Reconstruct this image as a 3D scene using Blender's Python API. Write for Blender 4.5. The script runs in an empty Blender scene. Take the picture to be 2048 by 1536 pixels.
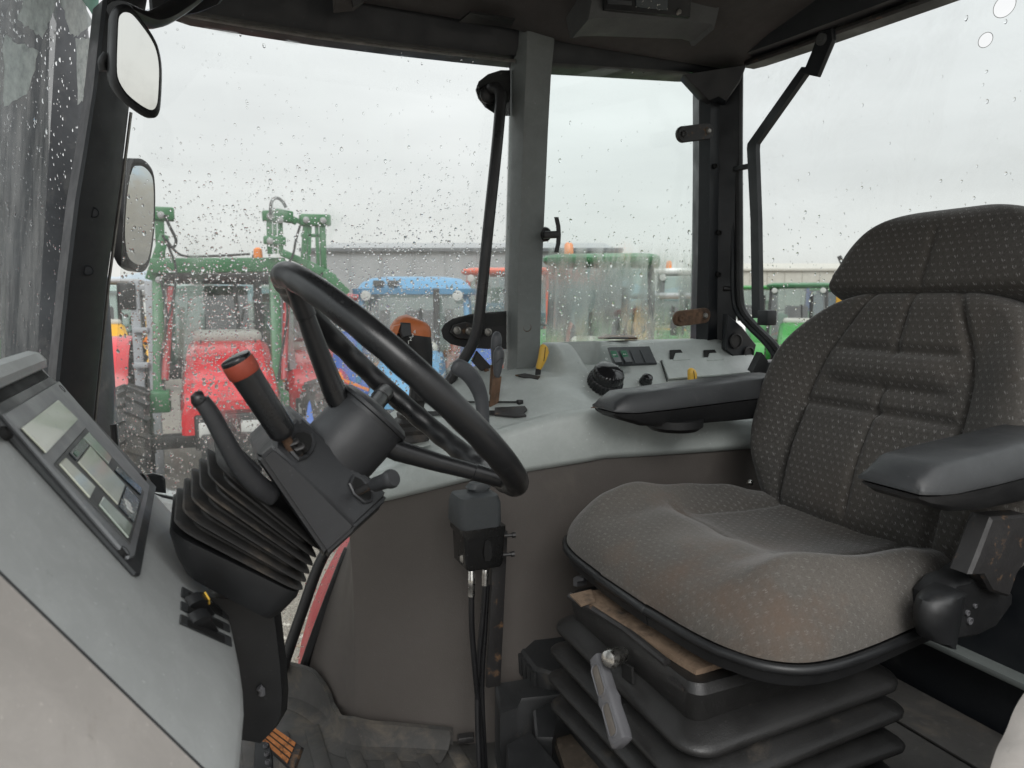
import bpy, bmesh, math, random
from mathutils import Vector, Matrix
from mathutils.geometry import intersect_line_plane
random.seed(7)
R = math.radians
V = Vector
SC = bpy.context.scene
COL = SC.collection

# ------------------------------------------------------------------ camera
FPX = 1420.0                                   # focal length in pixels of the 2048 x 1536 photograph
YAW, PITCH = R(24.0), R(6.7)
CAM = V((0.0, 0.0, 0.9))                       # z = 0 is the cab floor; x runs rearward, y to the far side
cam_d = bpy.data.cameras.new('camera')
cam = bpy.data.objects.new('camera', cam_d); COL.objects.link(cam)
cam.location = CAM
cam.rotation_euler = (R(90) - PITCH, 0, -YAW)
cam_d.sensor_width = 36.0
cam_d.lens = 36.0 * FPX / 2048.0
cam_d.clip_start = 0.02; cam_d.clip_end = 6000
cam_d.dof.use_dof = True; cam_d.dof.focus_distance = 1.25; cam_d.dof.aperture_fstop = 8.0
SC.camera = cam

# ------------------------------------------------------------------ overcast sky
SUN_EL, SUN_AZ = 38.0, 200.0                   # sun behind the camera, veiled by cloud
w = bpy.data.worlds.new('World'); SC.world = w; w.use_nodes = True
nt = w.node_tree; N = nt.nodes; L = nt.links
for n in list(N): N.remove(n)
out = N.new('ShaderNodeOutputWorld'); bg = N.new('ShaderNodeBackground')
sky = N.new('ShaderNodeTexSky'); sky.sky_type = 'NISHITA'; sky.sun_disc = False
sky.sun_elevation = R(SUN_EL); sky.sun_rotation = R(SUN_AZ)
tc = N.new('ShaderNodeTexCoord')
sep = N.new('ShaderNodeSeparateXYZ'); L.new(tc.outputs['Generated'], sep.inputs[0])
ramp = N.new('ShaderNodeValToRGB')             # an overcast sky brightens towards the zenith
cr = ramp.color_ramp
cr.elements[0].position = 0.0; cr.elements[0].color = (0.305, 0.300, 0.288, 1)
cr.elements[1].position = 1.0; cr.elements[1].color = (0.78, 0.79, 0.80, 1)
for p, c in ((0.04, (0.330, 0.327, 0.318)), (0.16, (0.332, 0.332, 0.326)), (0.40, (0.392, 0.396, 0.396)), (0.62, (0.60, 0.61, 0.615))):
    e = cr.elements.new(p); e.color = (*c, 1)
L.new(sep.outputs['Z'], ramp.inputs[0])
mp = N.new('ShaderNodeMapping'); mp.inputs['Scale'].default_value = (1.6, 1.6, 7.0)
L.new(tc.outputs['Generated'], mp.inputs[0])
nz = N.new('ShaderNodeTexNoise'); nz.inputs['Scale'].default_value = 1.7; nz.inputs['Detail'].default_value = 4
nz.inputs['Roughness'].default_value = 0.5
L.new(mp.outputs[0], nz.inputs['Vector'])
mr = N.new('ShaderNodeMapRange'); mr.inputs[1].default_value = 0.3; mr.inputs[2].default_value = 0.7
mr.inputs[3].default_value = 0.90; mr.inputs[4].default_value = 1.06
L.new(nz.outputs[0], mr.inputs[0])
vm = N.new('ShaderNodeVectorMath'); vm.operation = 'SCALE'
L.new(ramp.outputs[0], vm.inputs[0]); L.new(mr.outputs[0], vm.inputs['Scale'])
sc20 = N.new('ShaderNodeVectorMath'); sc20.operation = 'SCALE'; sc20.inputs['Scale'].default_value = 20.0
L.new(vm.outputs[0], sc20.inputs[0])
mix = N.new('ShaderNodeMix'); mix.data_type = 'RGBA'; mix.inputs[0].default_value = 0.95
L.new(sky.outputs[0], mix.inputs[6]); L.new(sc20.outputs[0], mix.inputs[7])
bg.inputs['Strength'].default_value = 0.089
L.new(mix.outputs[2], bg.inputs[0]); L.new(bg.outputs[0], out.inputs[0])

sun_d = bpy.data.lights.new('sun', 'SUN'); sun_d.energy = 1.25; sun_d.angle = R(35); sun_d.color = (1.0, 0.985, 0.96)
sun = bpy.data.objects.new('sun', sun_d); COL.objects.link(sun)
sdir = V((-math.sin(R(SUN_AZ)) * -1 * math.cos(R(SUN_EL)), math.cos(R(SUN_AZ)) * math.cos(R(SUN_EL)), math.sin(R(SUN_EL))))
sun.rotation_euler = (-sdir).to_track_quat('-Z', 'Y').to_euler()

SC.render.engine = 'CYCLES'
SC.cycles.use_denoising = True
SC.cycles.max_bounces = 10; SC.cycles.transparent_max_bounces = 16
SC.cycles.sample_clamp_indirect = 6.0
SC.cycles.caustics_refractive = True
SC.view_settings.view_transform = 'Standard'; SC.view_settings.look = 'None'
SC.view_settings.gamma = 1.0; SC.view_settings.use_curve_mapping = False
SC.view_settings.exposure = 0.62

# ------------------------------------------------------------------ helpers: a photograph pixel and one known coordinate give a point
_f = V((math.sin(YAW) * math.cos(PITCH), math.cos(YAW) * math.cos(PITCH), -math.sin(PITCH)))
_r = V((math.cos(YAW), -math.sin(YAW), 0))
_u = _r.cross(_f)
def ray(px, py):
    return _f + _r * ((px - 1024) / FPX) + _u * (-(py - 768) / FPX)
def at(px, py, x=None, y=None, z=None, d=None):
    v = ray(px, py)
    if x is not None: s = (x - CAM.x) / v.x
    elif y is not None: s = (y - CAM.y) / v.y
    elif z is not None: s = (z - CAM.z) / v.z
    else: s = d
    return CAM + v * s
def at_plane(px, py, p0, n):
    v = ray(px, py)
    return CAM + v * ((V(p0) - CAM).dot(V(n)) / v.dot(V(n)))

def smoothstep(a, b, t):
    t = min(1, max(0, (t - a) / (b - a))); return t * t * (3 - 2 * t)
def lerp(a, b, t): return a + (b - a) * t
def interp(t, pts):
    if t <= pts[0][0]: return pts[0][1]
    for (a, va), (b, vb) in zip(pts, pts[1:]):
        if t <= b: return lerp(va, vb, (t - a) / (b - a))
    return pts[-1][1]
def cinterp(t, pts):                            # smooth interpolation through (t, value) pairs
    if t <= pts[0][0]: return pts[0][1]
    if t >= pts[-1][0]: return pts[-1][1]
    for i in range(len(pts) - 1):
        a, b = pts[i], pts[i + 1]
        if t <= b[0]:
            p = pts[max(0, i - 1)]; q = pts[min(len(pts) - 1, i + 2)]
            h = b[0] - a[0]
            ma = (b[1] - p[1]) / (b[0] - p[0]); mb = (q[1] - a[1]) / (q[0] - a[0])
            s = (t - a[0]) / h
            return ((2*s**3 - 3*s*s + 1) * a[1] + (s**3 - 2*s*s + s) * h * ma + (-2*s**3 + 3*s*s) * b[1] + (s**3 - s*s) * h * mb)
def curve(pts, n=8, closed=False):              # Catmull-Rom through points
    pts = [V(p) for p in pts]; m = len(pts); o = []
    for i in range(m if closed else m - 1):
        p0, p1, p2, p3 = (pts[(i + k) % m] if closed else pts[min(m - 1, max(0, i + k))] for k in (-1, 0, 1, 2))
        for k in range(n):
            t = k / n
            o.append(0.5 * (2*p1 + (p2 - p0)*t + (2*p0 - 5*p1 + 4*p2 - p3)*t*t + (3*p1 - p0 - 3*p2 + p3)*t**3))
    if not closed: o.append(pts[-1])
    return o
def frame(n, ref=(0, 0, 1)):
    n = V(n).normalized(); ref = V(ref)
    if abs(n.dot(ref.normalized())) > 0.98: ref = V((1, 0, 0))
    a = (ref - n * ref.dot(n)).normalized(); b = n.cross(a)
    return a, b, n
def rrect(wd, ht, r, n=5):                      # rounded rectangle outline, centred
    o = []
    for cx, cy, a0 in ((wd/2 - r, ht/2 - r, 0), (-wd/2 + r, ht/2 - r, 90), (-wd/2 + r, -ht/2 + r, 180), (wd/2 - r, -ht/2 + r, 270)):
        for k in range(n + 1):
            a = R(a0 + 90 * k / n); o.append((cx + r * math.cos(a), cy + r * math.sin(a)))
    return o
def inpoly(x, y, poly):
    c = False; j = len(poly) - 1
    for i in range(len(poly)):
        xi, yi = poly[i][0], poly[i][1]; xj, yj = poly[j][0], poly[j][1]
        if (yi > y) != (yj > y) and x < (xj - xi) * (y - yi) / (yj - yi) + xi: c = not c
        j = i
    return c

ROOT = {}
class MB:                                       # collects geometry for ONE mesh object
    def __init__(s):
        s.bm = bmesh.new(); s.uvl = s.bm.loops.layers.uv.new('UVMap')
    def add(s, vs, fs):
        v = [s.bm.verts.new(p) for p in vs]
        for f in fs:
            try: s.bm.faces.new([v[i] for i in f])
            except ValueError: pass
        return s
    def box(s, c, size, rot=None, bev=0.0, seg=2):
        g = bmesh.ops.create_cube(s.bm, size=1.0); vs = g['verts']
        for v in vs: v.co = V((v.co.x * size[0], v.co.y * size[1], v.co.z * size[2]))
        if bev > 0:
            es = list({e for v in vs for e in v.link_edges})
            g = bmesh.ops.bevel(s.bm, geom=es, offset=bev, segments=seg, affect='EDGES', profile=0.5)
            vs = list({v for v in g['verts']} | {v for v in vs if v.is_valid})
        M = rot.to_4x4() if rot is not None else Matrix.Identity(4)
        M = Matrix.Translation(V(c)) @ M
        for v in vs: v.co = M @ v.co
        return s
    def bar(s, p0, p1, wd, ht, ref=(0, 0, 1), bev=0.0, ext=0.0):
        p0, p1 = V(p0), V(p1); d = (p1 - p0)
        a, b, n = frame(d, ref)
        M = Matrix((b, a, n)).transposed()
        return s.box((p0 + p1) / 2, (wd, ht, d.length + 2 * ext), M, bev)
    def rings(s, rg, cap=True, closed=False, loop=True, uv=None):
        n = len(rg[0]); vv = [[s.bm.verts.new(p) for p in r] for r in rg]
        m = len(rg)
        for i in range(m if closed else m - 1):
            A, B = vv[i], vv[(i + 1) % m]
            for k in range(n if loop else n - 1):
                q = (A[k], A[(k + 1) % n], B[(k + 1) % n], B[k])
                try:
                    f = s.bm.faces.new(q)
                    if uv:
                        idx = ((i, k), (i, k + 1), (i + 1, k + 1), (i + 1, k))
                        for lp, (a, b) in zip(f.loops, idx): lp[s.uvl].uv = uv(a, b)
                except ValueError: pass
        if cap and not closed:
            for r in (vv[0][::-1], vv[-1]):
                try: s.bm.faces.new(r)
                except ValueError: pass
        return s
    def tube(s, pts, r, n=12, cap=True, closed=False, flat=1.0, ref=None):
        pts = [V(p) for p in pts]; m = len(pts)
        rr = r if isinstance(r, (list, tuple)) else [r] * m
        T = []
        for i in range(m):
            a = pts[(i - 1) % m] if closed or i else pts[0]; b = pts[(i + 1) % m] if closed or i < m - 1 else pts[-1]
            T.append((b - a).normalized())
        u, _, _ = frame(T[0], ref or (0.13, 0.21, 0.97))
        rg = []
        for i in range(m):
            u = (u - T[i] * u.dot(T[i])).normalized(); w_ = T[i].cross(u)
            rg.append([pts[i] + (u * math.cos(2*math.pi*k/n) + w_ * flat * math.sin(2*math.pi*k/n)) * rr[i] for k in range(n)])
        return s.rings(rg, cap, closed)
    def lathe(s, c, axis, prof, n=32, cap=True, wave=None):
        a, b, x = frame(axis); c = V(c); rg = []
        for j, (r_, h) in enumerate(prof):
            rg.append([c + x * h + (a * math.cos(2*math.pi*k/n) + b * math.sin(2*math.pi*k/n)) * (r_ * (wave(j, k) if wave else 1)) for k in range(n)])
        return s.rings(rg, cap)
    def prism(s, pts, ext, bev=0.0):            # polygon extruded by a vector
        pts = [V(p) for p in pts]; ext = V(ext); n = len(pts)
        nrm = V((0, 0, 0))
        for i in range(n): nrm += pts[i].cross(pts[(i + 1) % n])
        if bev > 0:
            c = sum(pts, V((0, 0, 0))) / n; e = ext.normalized() * bev
            def shrink(p):
                d = (p - c); return c + d * max(0.0, 1 - bev / max(d.length, 1e-6))
            rg = [[shrink(p) for p in pts], [p + e for p in pts], [p + ext - e for p in pts], [shrink(p) + ext for p in pts]]
        else: rg = [pts, [p + ext for p in pts]]
        return s.rings(rg)
    def sheet(s, G, uv=None):                   # open grid of points
        return s.rings(G, cap=False, loop=False, uv=uv)
    def build(s, name, mat, parent=None, sharp=38, label=None, kind=None, smooth=True):
        me = bpy.data.meshes.new(name)
        off = ROOT.get(parent.name if parent else None)
        if off is not None:
            for v in s.bm.verts: v.co -= off
        bmesh.ops.recalc_face_normals(s.bm, faces=s.bm.faces)
        s.bm.to_mesh(me); s.bm.free()
        if smooth:
            me.shade_smooth(); me.set_sharp_from_angle(angle=R(sharp))
        o = bpy.data.objects.new(name, me); COL.objects.link(o)
        if mat is not None: me.materials.append(mat)
        if parent is not None:
            o.parent = parent
            if off is not None: ROOT[o.name] = off
        if label: o['label'] = label
        if kind: o['kind'] = kind
        return o
def thing(name, label, cat, loc=(0, 0, 0), group=None):
    o = bpy.data.objects.new(name, None); COL.objects.link(o)
    o.location = loc; ROOT[o.name] = V(loc)
    o.empty_display_size = 0.05
    o['label'] = label; o['category'] = cat
    if group: o['group'] = group
    return o
def tag(o, label, cat, group=None):
    o['label'] = label; o['category'] = cat
    if group: o['group'] = group
    return o
def structure(o, label=None):
    o['kind'] = 'structure'
    if label: o['label'] = label
    return o
FONT_CACHE = {}
def letters(txt, size, c, right, up, mat, parent, name='lettering', thick=0.0004):
    cu = bpy.data.curves.new('lettering_curve', 'FONT'); cu.body = txt; cu.size = size; cu.extrude = thick
    cu.align_x = 'CENTER'; cu.align_y = 'CENTER'
    tmp = bpy.data.objects.new('lettering_tmp', cu); COL.objects.link(tmp)
    dg = bpy.context.evaluated_depsgraph_get()
    me = bpy.data.meshes.new_from_object(tmp.evaluated_get(dg))
    bpy.data.objects.remove(tmp)
    right = V(right).normalized(); n = right.cross(V(up)).normalized(); up = n.cross(right)
    M = Matrix((right, up, n)).transposed().to_4x4()
    off = ROOT.get(parent.name, V((0, 0, 0)))
    me.transform(Matrix.Translation(V(c) - off) @ M)
    o = bpy.data.objects.new(name, me); COL.objects.link(o); o.parent = parent
    me.materials.clear(); me.materials.append(mat)
    return o

# ------------------------------------------------------------------ materials
class NT:
    def __init__(s, name):
        s.m = bpy.data.materials.new(name); s.m.use_nodes = True
        s.t = s.m.node_tree; s.n = s.t.nodes; s.l = s.t.links
        s.b = s.n['Principled BSDF']; s.out = s.n['Material Output']
        s.tc = s.n.new('ShaderNodeTexCoord')
    def node(s, k, **kw):
        x = s.n.new(k)
        for a, v in kw.items(): setattr(x, a, v)
        return x
    def noise(s, scale, detail=4, rough=0.55, stretch=None, src='Object', dist=0.0):
        x = s.n.new('ShaderNodeTexNoise'); x.inputs['Scale'].default_value = scale
        x.inputs['Detail'].default_value = detail; x.inputs['Roughness'].default_value = rough
        x.inputs['Distortion'].default_value = dist
        v = s.tc.outputs[src]
        if stretch:
            mp_ = s.n.new('ShaderNodeMapping'); mp_.inputs['Scale'].default_value = stretch
            s.l.new(v, mp_.inputs[0]); v = mp_.outputs[0]
        s.l.new(v, x.inputs['Vector']); return x.outputs[0]
    def rng(s, v, a, b, c=0.0, d=1.0):
        x = s.n.new('ShaderNodeMapRange'); s.l.new(v, x.inputs[0])
        for i, q in enumerate((a, b, c, d)): x.inputs[i + 1].default_value = q
        return x.outputs[0]
    def math(s, op, a, b=None, clamp=False):
        x = s.n.new('ShaderNodeMath'); x.operation = op; x.use_clamp = clamp
        for i, q in enumerate((a, b)):
            if q is None: continue
            if isinstance(q, (int, float)): x.inputs[i].default_value = q
            else: s.l.new(q, x.inputs[i])
        return x.outputs[0]
    def mixc(s, fac, a, b):
        x = s.n.new('ShaderNodeMix'); x.data_type = 'RGBA'
        for i, q in ((0, fac), (6, a), (7, b)):
            if isinstance(q, (int, float)): x.inputs[i].default_value = q
            elif isinstance(q, tuple): x.inputs[i].default_value = (*q[:3], 1)
            else: s.l.new(q, x.inputs[i])
        return x.outputs[2]
    def bump(s, h, strength, dist=0.001):
        x = s.n.new('ShaderNodeBump'); x.inputs['Strength'].default_value = strength
        x.inputs['Distance'].default_value = dist
        s.l.new(h, x.inputs['Height']); s.l.new(x.outputs[0], s.b.inputs['Normal']); return x
def mat(name, col, rough=0.5, metal=0.0, grain=None, var=0.18, vscale=6.0, dirt=None, spec=0.5, scratch=0.0, rvar=0.12, smudge=0.30):
    """plastic / paint / metal with tonal variation, dirt of its own shape, fine relief"""
    q = NT(name)
    big = q.noise(vscale, 5, 0.6)
    v = q.rng(big, 0.3, 0.7, 1 - var, 1 + var)
    x = q.n.new('ShaderNodeVectorMath'); x.operation = 'SCALE'; x.inputs[0].default_value = col[:3]
    q.l.new(v, x.inputs['Scale']); c = x.outputs[0]
    if dirt:
        dc, ds, lo, hi = dirt
        dm = q.rng(q.noise(ds, 7, 0.68, dist=0.4), lo, hi)
        c = q.mixc(dm, c, dc)
        rr = q.math('ADD', q.math('MULTIPLY', dm, 0.3), rough)
    else: rr = rough
    if scratch:
        sm = q.rng(q.noise(60, 3, 0.5, stretch=(1, 1, 14)), 0.66, 0.74, 0, scratch)
        c = q.mixc(sm, c, tuple(min(1, k * 2.2 + 0.05) for k in col[:3]))
    if smudge:
        c = q.mixc(q.math('MULTIPLY', q.rng(q.noise(34, 6, 0.75, dist=0.6), 0.44, 0.78), smudge), c, tuple(min(1, k * 1.45 + 0.008) for k in col[:3]))
        c = q.mixc(q.math('MULTIPLY', q.rng(q.noise(210, 2, 0.5), 0.69, 0.74), min(0.75, smudge * 1.6)), c, tuple(min(1, k * 1.5 + 0.03) for k in col[:3]))
        c = q.mixc(q.math('MULTIPLY', q.rng(q.noise(75, 3, 0.6), 0.70, 0.76), smudge), c, tuple(k * 0.45 for k in col[:3]))
    q.l.new(c, q.b.inputs['Base Color'])
    rn = q.rng(q.noise(vscale * 3, 4), 0.3, 0.7, -rvar, rvar)
    r2 = q.math('ADD', rn, rr, True); q.l.new(r2, q.b.inputs['Roughness'])
    q.b.inputs['Metallic'].default_value = metal
    q.b.inputs['Specular IOR Level'].default_value = spec
    if grain:
        sc_, st = grain
        q.bump(q.noise(sc_, 3, 0.6), st, 0.0006)
    return q.m

M = {}
DUST = (0.20, 0.165, 0.125)
M['console'] = mat('console_grey_plastic', (0.395, 0.428, 0.412), 0.46, grain=(900, 0.25), var=0.10, vscale=5, dirt=((0.30, 0.30, 0.27), 9, 0.62, 0.95), scratch=0.10)
M['console_dark'] = mat('console_pocket_plastic', (0.12, 0.135, 0.13), 0.6, grain=(900, 0.25))
M['dash'] = mat('dash_grey_plastic', (0.425, 0.44, 0.435), 0.5, grain=(1000, 0.3), var=0.08, vscale=4, dirt=((0.31, 0.30, 0.27), 14, 0.66, 0.98), scratch=0.06)
M['beige'] = mat('beige_trim', (0.47, 0.438, 0.408), 0.6, grain=(700, 0.3), var=0.07, vscale=8, dirt=((0.24, 0.19, 0.15), 7, 0.64, 0.9))
M['cluster'] = mat('cluster_bezel', (0.20, 0.207, 0.215), 0.42, grain=(1200, 0.15), var=0.06)
M['cluster_edge'] = mat('cluster_edge', (0.045, 0.048, 0.05), 0.5, var=0.08)
M['black'] = mat('black_plastic', (0.012, 0.0126, 0.0135), 0.42, grain=(800, 0.3), var=0.2, dirt=((0.10, 0.09, 0.075), 16, 0.64, 1.0))
M['column'] = mat('column_plastic', (0.031, 0.032, 0.0345), 0.44, grain=(1100, 0.35), var=0.12, dirt=((0.115, 0.10, 0.085), 12, 0.63, 1.0), scratch=0.05)
M['wheel'] = mat('steering_wheel_vinyl', (0.013, 0.0135, 0.0145), 0.34, grain=(1500, 0.12), var=0.15, dirt=((0.075, 0.062, 0.05), 22, 0.66, 1.0))
M['rubber'] = mat('bellows_rubber', (0.022, 0.0212, 0.0205), 0.62, grain=(500, 0.35), var=0.2, dirt=((0.16, 0.125, 0.09), 15, 0.56, 0.92))
M['seat_rubber'] = mat('seat_bellows_vinyl', (0.0155, 0.0152, 0.0150), 0.46, grain=(420, 0.6), var=0.2, dirt=((0.15, 0.12, 0.085), 10, 0.62, 1.0))
M['seal'] = mat('rubber_seal', (0.012, 0.012, 0.013), 0.55, var=0.2)
M['frame_black'] = mat('cab_frame_black_paint', (0.011, 0.013, 0.016), 0.45, var=0.2, dirt=((0.075, 0.07, 0.065), 11, 0.62, 0.95), scratch=0.12)
M['liner'] = mat('roof_liner', (0.062, 0.057, 0.055), 0.85, grain=(300, 0.4), var=0.12)
M['radio'] = mat('radio_console', (0.085, 0.088, 0.088), 0.6, grain=(700, 0.25))
M['pillar'] = mat('pillar_trim', (0.185, 0.202, 0.198), 0.5, grain=(800, 0.3), var=0.10, vscale=7, dirt=((0.24, 0.23, 0.20), 12, 0.64, 0.95), scratch=0.08)
M['leather'] = mat('brown_vinyl_panel', (0.088, 0.078, 0.071), 0.52, grain=(360, 0.55), var=0.06, vscale=2, dirt=((0.16, 0.14, 0.115), 5, 0.62, 1.0), smudge=0.12)
M['mat'] = mat('rubber_floor_mat', (0.052, 0.050, 0.047), 0.75, grain=(420, 0.6), var=0.25, vscale=7, dirt=(DUST, 13, 0.50, 0.90))
M['floor'] = mat('floor_plate', (0.021, 0.022, 0.023), 0.6, grain=(260, 0.5), var=0.25, dirt=((0.14, 0.115, 0.085), 9, 0.55, 0.9), scratch=0.15)
M['plate_dusty'] = mat('dusty_floor_plate', (0.055, 0.053, 0.050), 0.7, grain=(240, 0.6), var=0.3, dirt=((0.15, 0.125, 0.095), 9, 0.5, 0.85), scratch=0.2)
M['rust'] = mat('rusty_steel', (0.13, 0.075, 0.045), 0.75, metal=0.1, grain=(200, 0.8), var=0.4, vscale=30, dirt=((0.035, 0.03, 0.028), 25, 0.5, 0.7))
M['rust_dust'] = mat('rusty_dusty_plate', (0.20, 0.140, 0.095), 0.85, grain=(300, 0.6), var=0.35, vscale=26, dirt=((0.035, 0.028, 0.023), 24, 0.50, 0.68))
M['rust_black'] = mat('worn_black_steel', (0.022, 0.021, 0.021), 0.5, grain=(300, 0.5), var=0.3, dirt=((0.22, 0.12, 0.055), 30, 0.58, 0.72))
M['steel'] = mat('bright_steel', (0.62, 0.61, 0.58), 0.28, metal=1.0, var=0.15, vscale=40, grain=(400, 0.2))
M['dull_steel'] = mat('dull_steel', (0.30, 0.29, 0.27), 0.45, metal=0.8, var=0.3, vscale=40)
M['valve'] = mat('valve_black_paint', (0.012, 0.012, 0.012), 0.22, var=0.2, grain=(150, 0.3))
M['cap_rubber'] = mat('valve_cap_rubber', (0.048, 0.053, 0.056), 0.55, var=0.1, grain=(500, 0.2), dirt=((0.12, 0.10, 0.085), 14, 0.66, 1.0))
M['orange'] = mat('orange_plastic', (0.56, 0.165, 0.055), 0.42, var=0.1, dirt=((0.10, 0.05, 0.03), 40, 0.58, 0.8))
M['redband'] = mat('red_band', (0.31, 0.055, 0.030), 0.45, var=0.12, dirt=((0.10, 0.05, 0.03), 30, 0.6, 0.85))
M['yellow'] = mat('yellow_plastic', (0.70, 0.43, 0.065), 0.42, var=0.1, dirt=((0.22, 0.14, 0.05), 60, 0.62, 0.85))
M['lever_grey'] = mat('grey_lever_plastic', (0.072, 0.076, 0.083), 0.40, grain=(800, 0.2), var=0.12)
M['handle_grey'] = mat('grey_handle', (0.105, 0.105, 0.112), 0.5, var=0.15, dirt=((0.16, 0.13, 0.10), 25, 0.55, 0.9))
M['armrest'] = mat('armrest_plastic', (0.030, 0.032, 0.034), 0.42, grain=(650, 0.45), var=0.12, dirt=((0.12, 0.115, 0.105), 14, 0.55, 0.95))
M['armrest_low'] = mat('armrest_base_plastic', (0.009, 0.0093, 0.010), 0.5, grain=(650, 0.3), var=0.15)
M['tube'] = mat('black_tube', (0.018, 0.018, 0.019), 0.36, var=0.2, dirt=((0.09, 0.07, 0.055), 20, 0.62, 0.95))
M['white_mark'] = mat('white_print', (0.72, 0.74, 0.72), 0.6, var=0.05)
M['green_lens'] = mat('green_switch_lens', (0.02, 0.13, 0.065), 0.3, var=0.05)
M['switch'] = mat('switch_black', (0.032, 0.036, 0.040), 0.38, var=0.08)
M['dark_hole'] = mat('dark_recess', (0.006, 0.006, 0.006), 0.8, var=0.1)
M['white_frame'] = mat('pale_frame', (0.55, 0.56, 0.55), 0.45, dirt=((0.2, 0.17, 0.13), 12, 0.6, 0.9))
M['red_paint'] = mat('red_paint', (0.52, 0.030, 0.036), 0.28, var=0.08, dirt=((0.25, 0.10, 0.08), 5, 0.62, 0.95), spec=0.6)
M['red_dusty'] = mat('red_fender_paint', (0.46, 0.035, 0.045), 0.4, var=0.08, dirt=((0.36, 0.17, 0.14), 60, 0.6, 0.9))
M['pedal_worn'] = mat('orange_worn_pedal', (0.42, 0.155, 0.045), 0.7, var=0.2, vscale=30, dirt=((0.028, 0.022, 0.02), 45, 0.5, 0.64), grain=(300, 0.5))
M['straw'] = mat('straw', (0.62, 0.36, 0.12), 0.7)
M['inset'] = mat('handle_inset', (0.13, 0.115, 0.10), 0.7, var=0.25, vscale=40, grain=(300, 0.5))
M['hose'] = mat('hydraulic_hose', (0.010, 0.010, 0.011), 0.35, var=0.2, grain=(1500, 0.2))

# mirror glass, LCD glass
q = NT('mirror_glass'); q.b.inputs['Base Color'].default_value = (0.80, 0.82, 0.80, 1); q.b.inputs['Metallic'].default_value = 1.0
q.l.new(q.rng(q.noise(26, 5, 0.6), 0.35, 0.7, 0.02, 0.16), q.b.inputs['Roughness']); M['mirror'] = q.m
def lcd(name, col):
    q = NT(name); q.b.inputs['Base Color'].default_value = (*col, 1); q.b.inputs['Roughness'].default_value = 0.10
    q.b.inputs['Specular IOR Level'].default_value = 0.6; q.b.inputs['Coat Weight'].default_value = 0.25; q.b.inputs['Coat Roughness'].default_value = 0.03
    q.l.new(q.mixc(q.rng(q.noise(160, 2, 0.4), 0.66, 0.72), (*col, 1), (0.55, 0.56, 0.52)), q.b.inputs['Base Color'])
    return q.m
M['lcd_pale'] = lcd('lcd_pale_glass', (0.66, 0.68, 0.57))
M['lcd_green'] = lcd('lcd_green_glass', (0.42, 0.48, 0.42))
M['lcd_dark'] = lcd('lcd_dark_glass', (0.035, 0.045, 0.05))

# woven seat velour with rows of small pale flecks (UV in metres)
def fabric(name, base, fleck, wear):
    q = NT(name)
    s = q.n.new('ShaderNodeSeparateXYZ'); q.l.new(q.tc.outputs['UV'], s.inputs[0])
    U = q.math('DIVIDE', s.outputs[0], 0.0142); W_ = q.math('DIVIDE', s.outputs[1], 0.0122)
    row = q.math('FLOOR', W_); odd = q.math('MULTIPLY', q.math('MODULO', q.math('ABSOLUTE', row), 2.0), 0.5)
    wob = q.rng(q.noise(30, 2, 0.5), 0.3, 0.7, -0.22, 0.22)
    fu = q.math('FRACT', q.math('ADD', q.math('ADD', q.math('ADD', U, wob), odd), 100.0)); fv = q.math('FRACT', q.math('ADD', W_, 100.0))
    tot = None
    for cu_, cv_ in ((0.36, 0.58), (0.50, 0.46), (0.64, 0.60)):
        sk = q.math('MULTIPLY', q.math('SUBTRACT', fv, cv_), 0.22)
        a = q.math('LESS_THAN', q.math('ABSOLUTE', q.math('SUBTRACT', q.math('SUBTRACT', fu, cu_), sk)), 0.040)
        b = q.math('LESS_THAN', q.math('ABSOLUTE', q.math('SUBTRACT', fv, cv_)), 0.165)
        t = q.math('MULTIPLY', a, b); tot = t if tot is None else q.math('MAXIMUM', tot, t)
    broken = q.math('MULTIPLY', q.rng(q.noise(330, 2, 0.5), 0.36, 0.52), q.rng(q.noise(38, 3, 0.6), 0.32, 0.62, 0.30, 1.0))
    wz = q.rng(q.noise(5.5, 4, 0.6), 0.34, 0.66)
    at_ = q.n.new('ShaderNodeAttribute'); at_.attribute_name = 'wear'
    wf = q.math('MULTIPLY', at_.outputs['Fac'], q.rng(wz, 0, 1, 0.55, 1.0), True)
    c = q.mixc(q.rng(q.noise(240, 3, 0.6), 0.3, 0.7), tuple(k * 0.72 for k in base), tuple(k * 1.3 for k in base))
    c = q.mixc(q.math('MULTIPLY', q.rng(q.noise(3.2, 3, 0.5), 0.3, 0.7), 0.5), c, tuple(k * f for k, f in zip(base, (1.5, 1.35, 1.2))))
    c = q.mixc(q.math('MULTIPLY', q.math('MULTIPLY', tot, broken), q.rng(wf, 0, 1, 0.85, 0.70)), c, fleck)
    c = q.mixc(q.math('MULTIPLY', wf, 0.66), c, q.mixc(q.rng(q.noise(420, 3, 0.7), 0.3, 0.7), tuple(k * 0.78 for k in wear), tuple(k * 1.22 for k in wear)))
    stain = q.math('MULTIPLY', q.rng(q.noise(7, 5, 0.65), 0.48, 0.74), q.math('MULTIPLY', at_.outputs['Fac'], 0.85))
    c = q.mixc(stain, c, (0.118, 0.080, 0.058))
    q.l.new(c, q.b.inputs['Base Color']); q.b.inputs['Roughness'].default_value = 0.95
    q.b.inputs['Specular IOR Level'].default_value = 0.15
    q.b.inputs['Sheen Weight'].default_value = 0.22; q.b.inputs['Sheen Roughness'].default_value = 0.4
    q.bump(q.noise(560, 3, 0.7), 0.65, 0.0012)
    return q.m
M['fabric'] = fabric('charcoal_fleck_velour', (0.055, 0.0535, 0.051), (0.25, 0.248, 0.24), (0.138, 0.125, 0.110))

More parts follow.
